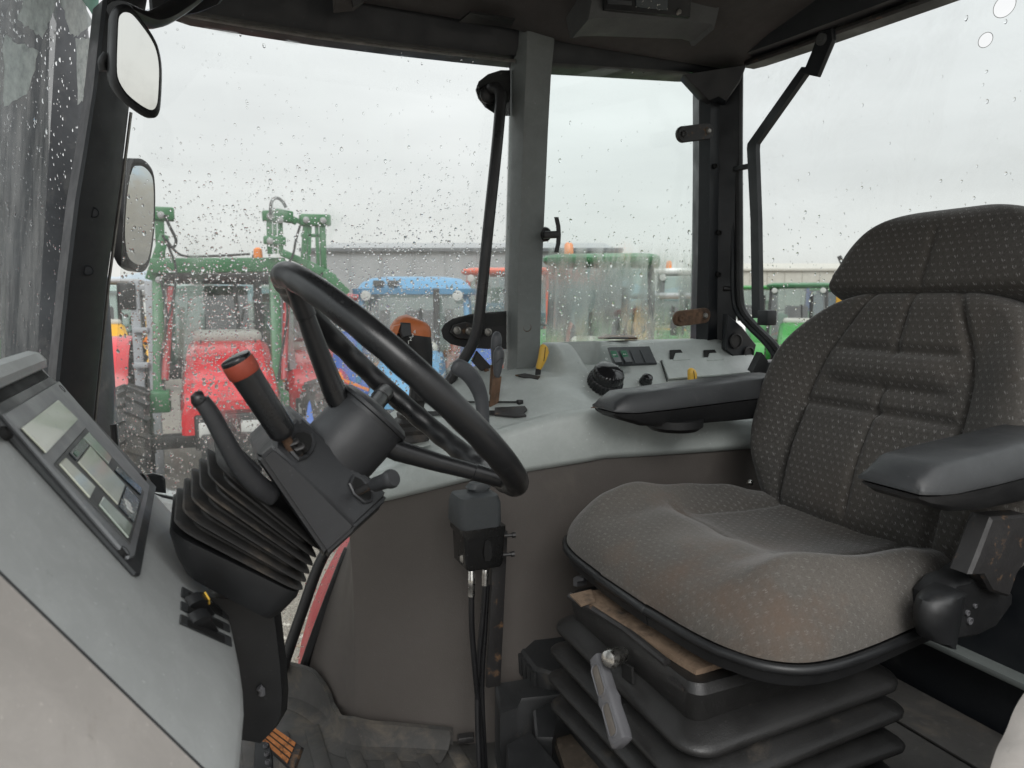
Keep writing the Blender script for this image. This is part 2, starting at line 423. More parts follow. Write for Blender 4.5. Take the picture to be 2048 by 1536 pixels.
# window glass: thin clear pane with weak reflection; dirt / mist as a veil of its own
def pane_mat(name, tint=(0.955, 0.97, 0.965), veil=None, mist=None, refl=0.05):
    q = NT(name); n = q.n
    tr = n.new('ShaderNodeBsdfTransparent'); tr.inputs[0].default_value = (*tint, 1)
    gl = n.new('ShaderNodeBsdfGlossy'); gl.inputs['Roughness'].default_value = 0.02
    lw = n.new('ShaderNodeLayerWeight'); lw.inputs[0].default_value = 0.25
    m1 = n.new('ShaderNodeMixShader')
    q.l.new(q.math('ADD', q.math('MULTIPLY', lw.outputs['Fresnel'], 0.35), refl * 0.2, True), m1.inputs[0])
    q.l.new(tr.outputs[0], m1.inputs[1]); q.l.new(gl.outputs[0], m1.inputs[2]); cur = m1.outputs[0]
    if mist:
        rf = n.new('ShaderNodeBsdfRefraction'); rf.inputs['IOR'].default_value = 1.18; rf.inputs['Roughness'].default_value = 0.27
        rf.inputs['Color'].default_value = (0.96, 0.98, 0.97, 1)
        mm = n.new('ShaderNodeMixShader'); q.l.new(mist(q), mm.inputs[0]); q.l.new(cur, mm.inputs[1]); q.l.new(rf.outputs[0], mm.inputs[2]); cur = mm.outputs[0]
    if veil:
        tl = n.new('ShaderNodeBsdfTranslucent'); tl.inputs[0].default_value = (0.75, 0.76, 0.74, 1)
        mv = n.new('ShaderNodeMixShader'); q.l.new(veil(q), mv.inputs[0]); q.l.new(cur, mv.inputs[1]); q.l.new(tl.outputs[0], mv.inputs[2]); cur = mv.outputs[0]
    q.l.new(cur, q.out.inputs[0]); return q.m
def zmask(q, lo, hi):                            # 1 at lo, 0 at hi (object z)
    s = q.n.new('ShaderNodeSeparateXYZ'); q.l.new(q.tc.outputs['Object'], s.inputs[0]); return q.rng(s.outputs[2], lo, hi, 1, 0)
def water_mat():
    q = NT('rain_water'); g = q.n.new('ShaderNodeBsdfGlass'); g.inputs['IOR'].default_value = 1.333; g.inputs['Roughness'].default_value = 0.0
    q.l.new(g.outputs[0], q.out.inputs[0]); return q.m
M['water'] = water_mat()
M['glass_door'] = pane_mat('door_glass', veil=lambda q: q.math('MULTIPLY', zmask(q, 0.98, 1.18), q.math('MULTIPLY', q.rng(zmask(q, 0.35, 0.70), 0, 1, 1, 0.25), q.rng(q.noise(8, 5, 0.65, stretch=(1.3, 1, 0.35)), 0.32, 0.75, 0.02, 0.16))),
                           mist=lambda q: q.math('MULTIPLY', q.rng(q.noise(9, 4, 0.6, stretch=(1.6, 1, 0.5)), 0.54, 0.70), 0.35))
M['glass_side'] = pane_mat('rear_side_glass', tint=(0.93, 0.965, 0.955),
                           mist=lambda q: q.math('MULTIPLY', q.math('MULTIPLY', zmask(q, 0.97, 1.06), q.rng(q.noise(11, 5, 0.65, stretch=(2.2, 1, 0.45)), 0.40, 0.58)), 0.82),
                           veil=lambda q: q.math('MULTIPLY', zmask(q, 0.80, 1.05), q.rng(q.noise(16, 5, 0.7, stretch=(1, 1, 0.35)), 0.35, 0.8, 0.03, 0.26)))
M['glass_rear'] = pane_mat('rear_glass', tint=(0.865, 0.90, 0.895), veil=lambda q: q.math('MULTIPLY', q.rng(q.noise(6, 6, 0.7, dist=0.8), 0.45, 0.8), 0.16))
M['glass_front'] = pane_mat('windscreen_glass', tint=(0.86, 0.90, 0.91), veil=lambda q: q.rng(q.noise(30, 6, 0.7, stretch=(1, 1, 0.06)), 0.40, 0.80, 0.03, 0.30))
M['glass_far'] = pane_mat('tractor_window_glass', tint=(0.62, 0.72, 0.69), refl=1.0)

# ================================================================== THE CAB: setting
def yW(z): return 1.615 - 0.075 * z              # plane of the far side windows leans inward

# cab floor with a raised platform behind
b = MB(); b.box((0.12, 0.75, -0.02), (0.96, 1.74, 0.04)); o = structure(b.build('cab_floor', M['floor']))
b = MB(); b.box((0.90, 0.75, 0.085), (0.60, 1.10, 0.18), bev=0.01); structure(b.build('rear_platform', M['floor']))
b = MB(); b.box((1.255, 0.75, 0.25), (0.09, 1.30, 0.56)); b.box((1.34, 0.75, 0.60), (0.08, 1.3, 0.30), bev=0.01)
structure(b.build('rear_bulkhead', M['frame_black']))
b = MB(); b.box((1.195, 0.75, 0.288), (0.034, 1.2, 0.012), bev=0.003)
structure(b.build('bulkhead_trim', M['console_dark']))
# floor plates lying on the platform
b = MB(); b.box((1.135, 0.78, 0.1795), (0.122, 0.9, 0.006), bev=0.002); o = b.build('floor_plate', M['plate_dusty']); structure(o)
b = MB(); b.box((1.000, 0.78, 0.1795), (0.132, 0.9, 0.006), bev=0.002); o = b.build('floor_plate', M['plate_dusty']); structure(o)

# ribbed rubber floor mat with upturned rim
fm = thing('floor_mat', 'dusty ribbed grey rubber mat with upturned rim on cab floor', 'floor mat', (0.3, 1.2, 0.0))
b = MB(); b.box((0.29, 1.10, 0.004), (0.60, 0.92, 0.008), bev=0.003); b.build('base_sheet', M['mat'], fm)
for i in range(7):
    b = MB(); x0 = 0.06 + i * 0.062
    b.box((x0, 1.20, 0.0105), (0.030, 0.50, 0.006), bev=0.0025); b.build('rib', M['mat'], fm)
rim_pts = curve([(0.155, 1.60, 0), (0.195, 1.555, 0), (0.225, 1.49, 0), (0.232, 1.435, 0), (0.238, 1.385, 0), (0.275, 1.345, 0), (0.34, 1.312, 0), (0.43, 1.262, 0)], 6)
hts = [interp(i / (len(rim_pts) - 1), [(0, 0.085), (0.18, 0.085), (0.36, 0.045), (0.52, 0.05), (0.65, 0.062), (1, 0.05)]) for i in range(len(rim_pts))]
b = MB(); G = []
for p, h in zip(rim_pts, hts):
    G.append([p + V((-0.035, -0.035, 0.009)), p + V((-0.012, -0.012, 0.016)), p + V((-0.004, -0.004, h * 0.6)), p + V((-0.004, -0.004, h)), p + V((0.004, 0.004, h)), p + V((0.004, 0.004, 0.0))])
b.sheet(G); b.build('rim', M['mat'], fm)

# wheel-arch wall covered in brown vinyl
plan = curve([(0.185, 1.60, 0), (0.225, 1.50, 0), (0.250, 1.425, 0), (0.275, 1.375, 0), (0.335, 1.335, 0), (0.47, 1.262, 0), (0.70, 1.205, 0), (1.0, 1.175, 0), (1.36, 1.16, 0)], 10)
def wall_top(x): return interp(x, [(0.17, 0.44), (0.25, 0.488), (0.283, 0.506), (0.48, 0.566), (0.74, 0.596), (1.06, 0.592), (1.36, 0.585)])
b = MB(); G = []
for p in plan:
    row = []
    for k in range(9):
        t = k / 8; z = t * wall_top(p.x)
        sh = interp(p.y, [(1.40, 0.0), (1.60, 1.0)])     # the front end leans back along the fender
        row.append(V((p.x + sh * 0.36 * z * (0.6 + z) + (1 - sh) * 0.012 * math.sin(t * 3), p.y + 0.012 * t, z)))
    G.append(row)
b.sheet(G); arch = structure(b.build('wheel_arch_wall', M['leather']), 'brown vinyl wheel arch panel')
# embossed seam strip along the foot of the wall
# side post of the far door opening, black seal along the fender edge
seal_path = [at(697, 1098, y=1.605), at(688, 1118, y=1.605), at(660, 1190, y=1.605), at(630, 1270, y=1.605), at(606, 1340, y=1.605), at(590, 1392, y=1.605)]
sl = thing('door_seal', 'black rubber door seal along the fender edge beside the floor mat', 'seal', (0.2, 1.605, 0))
b = MB(); b.tube(curve(seal_path, 5), 0.011, 8); b.build('bulb', M['seal'], sl)
b = MB(); b.tube([p + V((0.018, -0.006, 0)) for p in curve(seal_path, 5)], 0.008, 8); b.build('lip', M['frame_black'], sl)
b = MB(); b.box((0.08, 1.60, 0.004), (0.30, 0.05, 0.02), bev=0.005); structure(b.build('door_sill', M['dull_steel']))

# near left wheel-arch trim (only its corner shows)
cornerL = [at(2060, 1370, x=0.78), at(2010, 1465, x=0.72), at(1978, 1545, x=0.67)]
b = MB(); G = []
for i, p in enumerate(curve([cornerL[2] + V((-0.05, -0.005, -0.14)), cornerL[2], cornerL[1], cornerL[0], cornerL[0] + V((0.18, 0.02, 0.06))], 8)):
    G.append([p + V((0.06, 0.02, -0.35)), p + V((0.02, 0.006, -0.10)), p + V((0.004, 0, -0.02)), p, p + V((0.0, -0.02, 0.012)), p + V((0.01, -0.09, 0.02)), p + V((0.03, -0.30, 0.0))])
b.sheet(G); structure(b.build('wheel_arch_trim', M['beige']), 'beige near wheel arch trim')

# ------------------------------------------------------------------ frame: pillars, header, roof
fr = thing('cab_frame', 'black steel cab frame with grey trimmed middle pillar', 'cab frame', (0.7, 1.55, 0))
# middle pillar, grey trim with a narrow and a broad face
def pill(px, py, yy): return at(px, py, y=yy)
rows = [(30, 1036, 1056, 1112), (90, 1034, 1054, 1108), (150, 1031, 1052, 1102), (260, 1028, 1047, 1096), (400, 1024, 1042, 1090), (560, 1019, 1036, 1083), (700, 1017, 1035, 1080), (790, 1016, 1034, 1080)]
b = MB(); rg = []
for (py, xa, xb, xc) in rows:
    yy = yW(at(1050, py, y=1.56).z) - 0.035
    A = pill(xa, py, yy + 0.03); B = pill(xb, py, yy); C = pill(xc, py, yy + 0.002)
    rg.append([A, B, B.lerp(C, 0.12) + V((0, -0.002, 0)), B.lerp(C, 0.9) + V((0, -0.002, 0)), C, C + V((0, 0.05, 0)), A + V((0, 0.03, 0))])
b.rings(rg); pil = b.build('middle_pillar', M['pillar'], fr, sharp=25)
b = MB(); c = at(1053, 654, y=1.52); b.lathe(c, (0, -1, 0), [(0.0105, -0.004), (0.0115, 0.003), (0.010, 0.0045), (0.0085, 0.001), (0.006, 0.0005), (0.0055, 0.003), (0.003, 0.0035)], 20); b.build('screw', M['rust'], pil)
b = MB(); c = at(1068, 205, y=1.485); b.lathe(c, (0, -1, 0), [(0.007, -0.004), (0.007, 0.002), (0.0045, 0.0025), (0.004, -0.001)], 16); b.build('screw', M['rust_black'], pil)
# door pillar at the front
rows = [(0, 205, 300), (180, 186, 268), (300, 167, 254), (400, 150, 242), (560, 131, 220), (740, 113, 202), (900, 100, 186), (1010, 92, 176)]
b = MB(); rg = []
for (py, xa, xb) in rows:
    A = at(xa, py, y=1.445); B = at(xb - 6, py, y=1.525)
    rg.append([A, A.lerp(B, 0.12) + V((0, -0.012, 0)), A.lerp(B, 0.55) + V((0.004, -0.012, 0)), A.lerp(B, 0.92) + V((0, -0.006, 0)), B, B + V((-0.01, 0.045, 0)), A + V((-0.02, 0.05, 0))])
b.rings(rg); fp = b.build('front_pillar', M['frame_black'], fr, sharp=25)
for (px, py) in ((187, 425), (176, 541), (183, 330)):
    b = MB(); c = at(px, py, y=1.468); b.lathe(c, (0.3, -0.95, 0), [(0.0095, -0.008), (0.0095, 0.002), (0.008, 0.003), (0.007, 0.001), (0.001, 0.0015)], 18); b.build('plug', M['frame_black'], fp)
# bright glass edge strip beside the front pillar
b = MB(); b.tube([at(262, 225, y=1.53), at(240, 400, y=1.535), at(218, 560, y=1.54), at(200, 740, y=1.545), at(184, 900, y=1.55)], 0.003, 6); b.build('edge_strip', M['dull_steel'], fp)
# rear pillar: folded plate, then the hinge channel
rows = [(150, 1398, 1440, 1478), (330, 1398, 1438, 1477), (500, 1396, 1436, 1474), (680, 1392, 1434, 1472), (760, 1390, 1432, 1470)]
b = MB(); rg = []
for (py, xa, xb, xc) in rows:
    A = at(xa, py, y=1.50); B = at(xb - 18, py, y=1.47); C = at(xb, py, y=1.475); D = at(xc, py, y=1.44)
    rg.append([A, B, C, D, D + V((0.03, 0.05, 0)), A + V((0.02, 0.05, 0))])
b.rings(rg); rp = b.build('rear_pillar', M['frame_black'], fr, sharp=20)
for (px, py) in ((1438, 465), (1437, 549), (1430, 332)):
    b = MB(); c = at(px, py, y=1.468); b.lathe(c, (0, -1, 0), [(0.0065, -0.004), (0.0065, 0.002), (0.005, 0.0025), (0.0045, -0.001)], 16); b.build('hole', M['dark_hole'], rp)
b = MB(); c = at(1447, 577, y=1.46); b.tube([c, c + V((0.022, -0.012, -0.001)), c + V((0.036, -0.02, -0.002))], [0.007, 0.005, 0.0035], 10); b.build('bolt', M['rust_black'], rp)
# corner gusset below the header
b = MB(); pts = [at(1366, 148, y=1.46), at(1494, 128, y=1.40), at(1482, 160, y=1.40), at(1452, 204, y=1.44), at(1437, 196, y=1.445), at(1416, 203, y=1.46)]
b.prism(pts, (0.03, 0.05, 0.0), bev=0.004); b.build('corner_gusset', M['frame_black'], fr)
# header beams
def beam(pxs, yy, hgt, dep, name, m):
    b = MB(); rg = []
    for (px, py) in pxs:
        p = at(px, py, y=yy)
        rg.append([p, p + V((0, -0.012, 0.004)), p + V((0, -0.02, 0.02)), p + V((0, -0.028, hgt)), p + V((0, dep, hgt)), p + V((0, dep, 0))])
    b.rings(rg); return b.build(name, m, fr, sharp=30)
hd = beam([(330, 12), (380, 29), (500, 50), (640, 72), (800, 93), (930, 108), (1040, 120)], 1.515, 0.085, 0.06, 'side_header', M['frame_black'])
beam([(1040, 128), (1107, 133), (1240, 141), (1380, 150), (1452, 152)], 1.505, 0.085, 0.06, 'side_header', M['frame_black'])
b = MB(); b.tube([at(px, py + 3, y=1.50) for px, py in [(330, 12), (380, 29), (500, 50), (640, 72), (800, 93), (930, 108), (1030, 119)]], 0.004, 6); b.build('glass_trim', M['dull_steel'], hd)
# rear header, running from the far corner towards the camera
zr = 1.479
rh = [at(1470, 132, y=1.455), at(1494, 126, z=zr), at(1600, 90, z=zr), at(1700, 54, z=zr), at(1850, 0, z=zr), at(2040, -70, z=zr)]
rh.append(rh[-1] + V((0.02, -0.5, 0)))
b = MB(); rg = []
for p in rh:
    rg.append([p, p + V((0.0, 0, 0.006)), p + V((-0.035, 0, 0.010)), p + V((-0.05, 0, 0.07)), p + V((0.06, 0, 0.07)), p + V((0.06, 0, 0))])
b.rings(rg); b.build('rear_header', M['frame_black'], fr, sharp=25)
b = MB(); b.tube([p + V((-0.004, 0, -0.001)) for p in rh[1:-1]], 0.007, 6); b.build('weatherstrip', M['rust_black'], fr)
# roof liner and roof skin
b = MB(); G = []
for i in range(25):
    x = -0.36 + i * 0.0682; row = []
    for (yy, zz) in ((1.53, 1.512), (1.475, 1.485), (1.45, 1.487), (1.40, 1.500), (1.33, 1.525), (1.2, 1.555), (0.9, 1.575), (0.5, 1.575), (0.15, 1.56), (0.06, 1.53)):
        fx = smoothstep(0.62, 0.80, x) * 0.012
        row.append(V((x, yy, zz - fx * (1 if yy > 1.1 else 0.3))))
    G.append(row)
b.sheet(G); lin = structure(b.build('roof_liner', M['liner']))
b = MB(); b.box((0.455, 0.77, 1.665), (1.66, 1.54, 0.13), bev=0.05, seg=4); structure(b.build('cab_roof', M['red_paint']))
# map light recess and overhead radio console
b = MB(); pts = [at(918, 44, y=1.437), at(940, 26, y=1.40), at(1030, 40, y=1.40), at(1020, 55, y=1.437)]
b.prism(pts, (0, 0, 0.004)); lp = b.build('reading_lamp', M['black']); tag(lp, 'dark flush reading lamp in the roof liner left of the grey pillar', 'lamp')
lm2 = thing('roof_lamp', 'small dark roof lamp pod at the top edge above the door glass', 'lamp', at(690, 10, y=1.38))
b = MB(); b.prism([at(664, -12, y=1.40), at(728, -12, y=1.40), at(726, 10, y=1.42), at(706, 25, y=1.43), at(666, 28, y=1.43)], (0, -0.03, 0.01), bev=0.004); b.build('pod', M['liner'], lm2)
b = MB(); b.prism([at(703, -4, y=1.395), at(728, -4, y=1.395), at(724, 9, y=1.40), at(705, 18, y=1.40)], (0, -0.004, 0.002)); b.build('lens', M['black'], lm2)
ra = thing('overhead_radio', 'grey overhead radio console hanging under the roof', 'radio', at(1295, 40, y=1.35))
oc = [at(1120, 62, y=1.455), at(1205, 60, y=1.45), at(1375, 80, y=1.45), at(1389, 60, y=1.44)]
b = MB(); rg = []
for (xl, zoff, ybk) in ((1145, 0, 0), (1160, -0.004, 0), (1200, -0.006, 0), (1290, -0.006, 0), (1370, -0.006, 0), (1385, -0.002, 0.0), (1389, 0.008, 0.0)):
    p = at(xl, 76 + (xl - 1200) * 0.035, y=1.365) + V((0, 0, zoff * -1.0 - 0.002))
    q_ = V((p.x, 1.300, p.z + 0.014)); r_ = V((p.x, 1.275, p.z + 0.075))
    rg.append([p + V((0, 0.03, 0.05)), p + V((0, 0.012, 0.004)), p, p + V((0, -0.012, 0.003)), q_, r_, r_ + V((0, 0.12, 0.02))])
b.rings(rg); rb = b.build('housing', M['radio'], ra)
b = MB(); fpl = [at(1203, -14, y=1.275), at(1378, -2, y=1.275), at(1375, 38, y=1.295), at(1205, 22, y=1.295)]
b.prism(fpl, (0, -0.010, 0.0), bev=0.002); rf = b.build('faceplate', M['black'], ra)
b = MB(); b.prism([at(1270, -8, y=1.267), at(1334, -4, y=1.267), at(1333, 22, y=1.280), at(1271, 15, y=1.280)], (0, -0.003, 0)); b.build('display', M['lcd_dark'], rf)
b = MB(); c = at(1357, 24, y=1.280); b.lathe(c, (0, -1, 0), [(0.005, -0.01), (0.005, 0.004), (0.004, 0.005)], 14); b.build('knob', M['dull_steel'], rf)
b = MB(); b.prism([at(1214, 0, y=1.271), at(1262, 3, y=1.271), at(1262, 12, y=1.275), at(1214, 8, y=1.275)], (0, -0.003, 0)); b.build('button_strip', M['switch'], rf)

# ------------------------------------------------------------------ windows
def drops(parent, pts, nrm, rs, name='raindrops'):
    vs, fs = [], []; K = 8
    a, bb, n = frame(nrm)
    off = ROOT[parent.name]
    for p, r in zip(pts, rs):
        base = len(vs); p = p - off; el = random.uniform(0.95, 1.45); wob = [random.uniform(0.82, 1.15) for _ in range(K)]
        for (k, h) in ((1.0, 0.0), (0.86, 0.26), (0.50, 0.50)):
            for j in range(K):
                t = 2 * math.pi * j / K
                vs.append(p + (a * (math.cos(t) * el) + bb * math.sin(t)) * (r * k * wob[j]) + n * (r * h))
        vs.append(p + n * (r * 0.58) - a * (0.1 * r))
        for i in range(2):
            for j in range(K):
                fs.append((base + i*K + j, base + i*K + (j+1) % K, base + (i+1)*K + (j+1) % K, base + (i+1)*K + j))
        for j in range(K): fs.append((base + 2*K + j, base + 2*K + (j+1) % K, base + 3*K))
    me = bpy.data.meshes.new(name); me.from_pydata(vs, [], fs); me.shade_smooth()
    me.materials.append(M['water'])
    o = bpy.data.objects.new(name, me); COL.objects.link(o); o.parent = parent; o['kind'] = 'stuff'
    return o
def drop_r():
    t = random.random()
    return 0.0011 + 0.0024 * t ** 2.3 + (0.0012 + 0.0016 * random.random() if random.random() < 0.06 else 0)

# door glass
wd = thing('door_window', 'large rain-beaded door window in front of the steering wheel', 'window', (0.3, 1.56, 0))
poly = [(-0.085, 1.30), (-0.13, 0.90), (-0.155, 0.66), (-0.150, 0.575), (-0.115, 0.525), (-0.05, 0.497), (0.06, 0.47), (0.085, 0.03), (0.172, 0.03), (0.235, 0.18), (0.31, 0.36), (0.42, 0.55), (0.71, 0.66), (0.735, 1.05), (0.74, 1.45), (0.0, 1.45), (-0.06, 1.42)]
b = MB(); b.prism([V((x, yW(z), z)) for x, z in poly], (0, 0.005, 0)); b.build('pane', M['glass_door'], wd, smooth=False)
def dens_door(x, z):
    t = (z - 0.55) / 0.9
    f = interp(t, [(-0.6, 0.5), (0.0, 0.75), (0.25, 1.0), (0.42, 0.9), (0.56, 0.55), (0.68, 0.20), (0.80, 0.05), (1, 0.02)])
    g = 0.5 + 0.5 * math.sin(x * 17 + math.sin(z * 9) * 1.5)        # wiped streaks run down the glass
    return f * (0.45 + 0.55 * g)
P_, r_ = [], []
while len(P_) < 10500:
    x, z = random.uniform(-0.16, 0.74), random.uniform(0.03, 1.45)
    if inpoly(x, z, poly) and random.random() < dens_door(x, z):
        r0 = drop_r() * 0.74
        P_.append(V((x, yW(z) + 0.0055, z))); r_.append(r0)
drops(wd, P_, (0, 1, 0.075), r_)
b = MB(); b.tube([V((p.x, yW(p.y) + 0.002, p.y)) for p in curve([(-0.155, 0.66, 0), (-0.150, 0.575, 0), (-0.115, 0.522, 0), (-0.05, 0.492, 0), (0.06, 0.466, 0)], 6)], 0.006, 8); b.build('edge_seal', M['seal'], wd)
# black printed patches where the grab tube is bolted on
def patch(poly_px, parent):
    b = MB(); b.prism([at(px, py, y=1.53) for px, py in poly_px], (0, -0.003, 0)); return b.build('mounting_patch', M['seal'], parent)
patch([(1020, 141), (1000, 141), (975, 149), (957, 163), (951, 180), (956, 197), (970, 215), (990, 228), (1005, 232), (1020, 232)], wd)
b = MB(); b.prism([at(px, py, y=1.555) for px, py in [(1012, 622), (980, 624), (940, 628), (905, 637), (888, 648), (882, 660), (886, 676), (900, 688), (930, 695), (975, 698), (1012, 698)]], (0, -0.003, 0)); mp_ = b.build('mounting_patch', M['seal'], wd)
b = MB(); b.prism([at(px, py, y=1.55) for px, py in [(905, 650), (930, 643), (958, 650), (962, 668), (940, 680), (910, 676), (898, 664)]], (0, -0.008, 0), bev=0.003); b.build('hinge_plate', M['rust_black'], mp_)
for (px, py) in ((914, 661), (938, 662), (976, 664)):
    b = MB(); b.lathe(at(px, py, y=1.541), (0, -1, 0), [(0.009, -0.004), (0.009, 0.003), (0.005, 0.005), (0.004, 0.002)], 14); b.build('bolt', M['dull_steel'], mp_)
# pale lower frame under the front corner of the door glass
b = MB(); lf = curve([at(300, 985, y=1.60), at(345, 1000, y=1.60), at(420, 1008, y=1.60), at(520, 1012, y=1.60)], 6)
b.rings([[p + V((0, -0.02, 0.012)), p + V((0, -0.035, 0.0)), p + V((0, -0.04, -0.03)), p + V((0, 0.03, -0.03)), p + V((0, 0.03, 0.012))] for p in lf]); ob = b.build('door_lower_frame', M['white_frame'], wd)

# rear side window with T handle
ws = thing('rear_side_window', 'misted rear side window behind the grey console', 'window', (1.0, 1.54, 0))
poly2 = [(0.72, 0.70), (0.725, 1.10), (0.74, 1.46), (1.215, 1.46), (1.215, 1.10), (1.22, 0.74)]
b = MB(); b.prism([V((x, yW(z) - 0.01, z)) for x, z in poly2], (0, 0.005, 0)); b.build('pane', M['glass_side'], ws, smooth=False)
P_, r_ = [], []
while len(P_) < 620:
    x, z = random.uniform(0.77, 1.22), random.uniform(0.80, 1.45)
    if random.random() < interp(z, [(0.8, 0.9), (1.0, 1.0), (1.12, 0.35), (1.25, 0.06), (1.4, 0.03)]): P_.append(V((x, yW(z) - 0.0045, z))); r_.append(drop_r() * 0.85)
drops(ws, P_, (0, 1, 0.075), r_)
hh = at(1092, 468, y=1.50)
b = MB(); b.lathe(hh, (0, -1, 0), [(0.017, -0.03), (0.017, -0.004), (0.014, 0.0), (0.003, 0.001)], 20); hb = b.build('handle_base', M['black'], ws)
b = MB(); b.bar(at(1086, 470, y=1.478), at(1116, 469, y=1.474), 0.019, 0.016, bev=0.003); b.build('handle_stem', M['black'], hb)
b = MB(); b.rings([[at(px - 5 + s, py, y=1.468 + k) for s, k in ((0, 0), (9, 0), (9, 0.016), (0, 0.016))] for px, py, s_ in ((1113, 434, 0), (1117, 452, 0), (1118, 470, 0), (1117, 487, 0), (1113, 505, 0))]); b.build('handle_grip', M['black'], hb)
def catch(cx, cy, m, lab):
    t = thing('window_catch', lab, 'catch', at(cx, cy, y=1.462))
    a_, c_ = at(cx + 36, cy - 3, y=1.462), at(cx - 12, cy + 3, y=1.462)
    pl = []
    for k in range(9): an = R(90 + 180 * k / 8); pl.append(c_ + V((math.cos(an), 0, math.sin(an))) * 0.0195)
    for k in range(9): an = R(-90 + 180 * k / 8); pl.append(a_ + V((math.cos(an), 0, math.sin(an))) * 0.0195)
    b = MB(); b.prism(pl, (0, -0.012, 0), bev=0.003); b.build('plate', m, t)
    b = MB(); b.lathe(c_ + V((0, -0.012, 0)), (0, -1, 0), [(0.009, -0.002), (0.009, 0.003), (0.006, 0.004), (0.003, 0.002)], 6); b.build('nut', m, t)
    b = MB(); b.lathe(a_ + V((0, -0.012, 0)), (0, -1, 0), [(0.008, -0.002), (0.008, 0.002), (0.005, 0.006), (0.004, 0.006)], 6); b.build('bolt', M['dull_steel'], t)
catch(1374, 267, M['rust_black'], 'black window catch on the rear pillar, upper of the two')
catch(1368, 634, M['rust'], 'rusty window catch on the rear pillar, lower of the two')

# rear window, its frame seal and the angled strut
wr = thing('rear_window', 'large rear window behind the seat with two round holes', 'window', (1.34, 1.0, 0))
RP0 = V((1.272, 1.44, 0)); RDIR = (V((1.345, 0.0, 0)) - RP0).normalized(); RN = V((-RDIR.y, RDIR.x, 0)); RN = RN if RN.x > 0 else -RN
def rw(px, py): return at_plane(px, py, RP0, RN)
# pane outline in (s along RDIR, z), rounded lower corner; two round holes are cut out
edge = [rw(1481, 134), rw(1480, 300), rw(1481, 500), rw(1482, 590), rw(1490, 625), rw(1515, 655), rw(1550, 690), rw(1585, 740)]
PR = [((p - RP0).dot(RDIR), p.z) for p in edge]
PR += [(0.30, 0.60), (1.40, 0.60), (1.40, 1.50), (PR[0][0], 1.50)]
def hole_ring(px, py, rpx, k):
    c = rw(px, py); rad = rpx; return [rw(px + rpx * 0.62 * math.cos(2*math.pi*i/k) + rpx * 0.12 * math.sin(2*math.pi*i/k), py + rpx * math.sin(2*math.pi*i/k)) for i in range(k)]
b = MB()
gx = 56; gz = 40
holes = [((rw(2009, 12) - RP0).dot(RDIR), rw(2009, 12).z, 0.0185), ((rw(1971, 80) - RP0).dot(RDIR), rw(1971, 80).z, 0.0125)]
me_v = {}
from mathutils.geometry import delaunay_2d_cdt
vin = [V((p[0], p[1])) for p in PR]; ein = [(i, (i + 1) % len(PR)) for i in range(len(PR))]
fin = []
for (hs, hz, hr) in holes:
    k0 = len(vin)
    for i in range(24): vin.append(V((hs + hr * math.cos(2*math.pi*i/24), hz + hr * math.sin(2*math.pi*i/24))))
    ein += [(k0 + i, k0 + (i + 1) % 24) for i in range(24)]
vo, eo, fo, *_ = delaunay_2d_cdt(vin, ein, [], 0, 1e-6)
pts3 = [RP0 + RDIR * v.x + V((0, 0, v.y)) for v in vo]
keep = []
for f in fo:
    cx = sum(vo[i].x for i in f) / len(f); cz = sum(vo[i].y for i in f) / len(f)
    if inpoly(cx, cz, PR) and all((cx - hs) ** 2 + (cz - hz) ** 2 > (hr * 0.98) ** 2 for hs, hz, hr in holes): keep.append(tuple(f))
b.add(pts3, keep)
b.build('pane', M['glass_rear'], wr, smooth=False)
for (hs, hz, hr) in holes:
    b = MB(); c = RP0 + RDIR * hs + V((0, 0, hz))
    b.tube([c + (RDIR * math.cos(2*math.pi*i/24) + V((0, 0, 1)) * math.sin(2*math.pi*i/24)) * hr for i in range(24)], 0.0005, 6, closed=True); b.build('hole_edge', M['white_frame'], wr)
P_, r_ = [], []
while len(P_) < 900:
    s_, z = random.uniform(0, 0.75), random.uniform(0.62, 1.45)
    if inpoly(s_, z, PR) and all((s_ - hs) ** 2 + (z - hz) ** 2 > (hr * 1.3) ** 2 for hs, hz, hr in holes) and random.random() < interp(z, [(0.7, 1.0), (0.95, 0.9), (1.05, 0.4), (1.2, 0.16), (1.4, 0.05)]):
        P_.append(RP0 + RDIR * s_ + V((0, 0, z)) + RN * 0.0006); r_.append(drop_r() * 0.95)
drops(wr, P_, RN, r_)
b = MB(); b.tube(curve([p - RN * 0.004 for p in edge], 5), 0.010, 8); b.build('edge_seal', M['seal'], wr)
b = MB(); b.tube(curve([p - RN * 0.008 - RDIR * 0.016 for p in edge], 5), 0.008, 8); b.build('outer_seal', M['frame_black'], wr)
def rwi(px, py, k=0.02): return rw(px, py) - RN * k
st = thing('window_stay', 'black angled window stay hanging inside the rear window', 'stay', rwi(1600, 300))
b = MB()
b.rings([[rwi(px - h, py, 0.032), rwi(px + h, py, 0.032), rwi(px + h, py, 0.018), rwi(px - h, py, 0.018)] for px, py, h in ((1632, 138, 9), (1523, 290, 9), (1522, 300, 9), (1528, 440, 8), (1531, 636, 8))]); b.build('rod', M['frame_black'], st)
b = MB(); b.prism([rwi(px, py, 0.034) for px, py in ((1658, 70), (1686, 62), (1688, 84), (1656, 158), (1627, 152), (1632, 138), (1644, 108))], RN * 0.012, bev=0.002); pv = b.build('pivot_bracket', M['frame_black'], st)
b = MB(); b.lathe(rwi(1666, 84, 0.034), -RN, [(0.0125, -0.004), (0.0125, 0.004), (0.011, 0.006), (0.004, 0.006), (0.003, 0.008)], 20); b.build('washer', M['radio'], pv)
b = MB(); b.bar(rwi(1484, 340, 0.025), rwi(1518, 333, 0.025), 0.012, 0.012, bev=0.002); b.build('buffer', M['seal'], st)
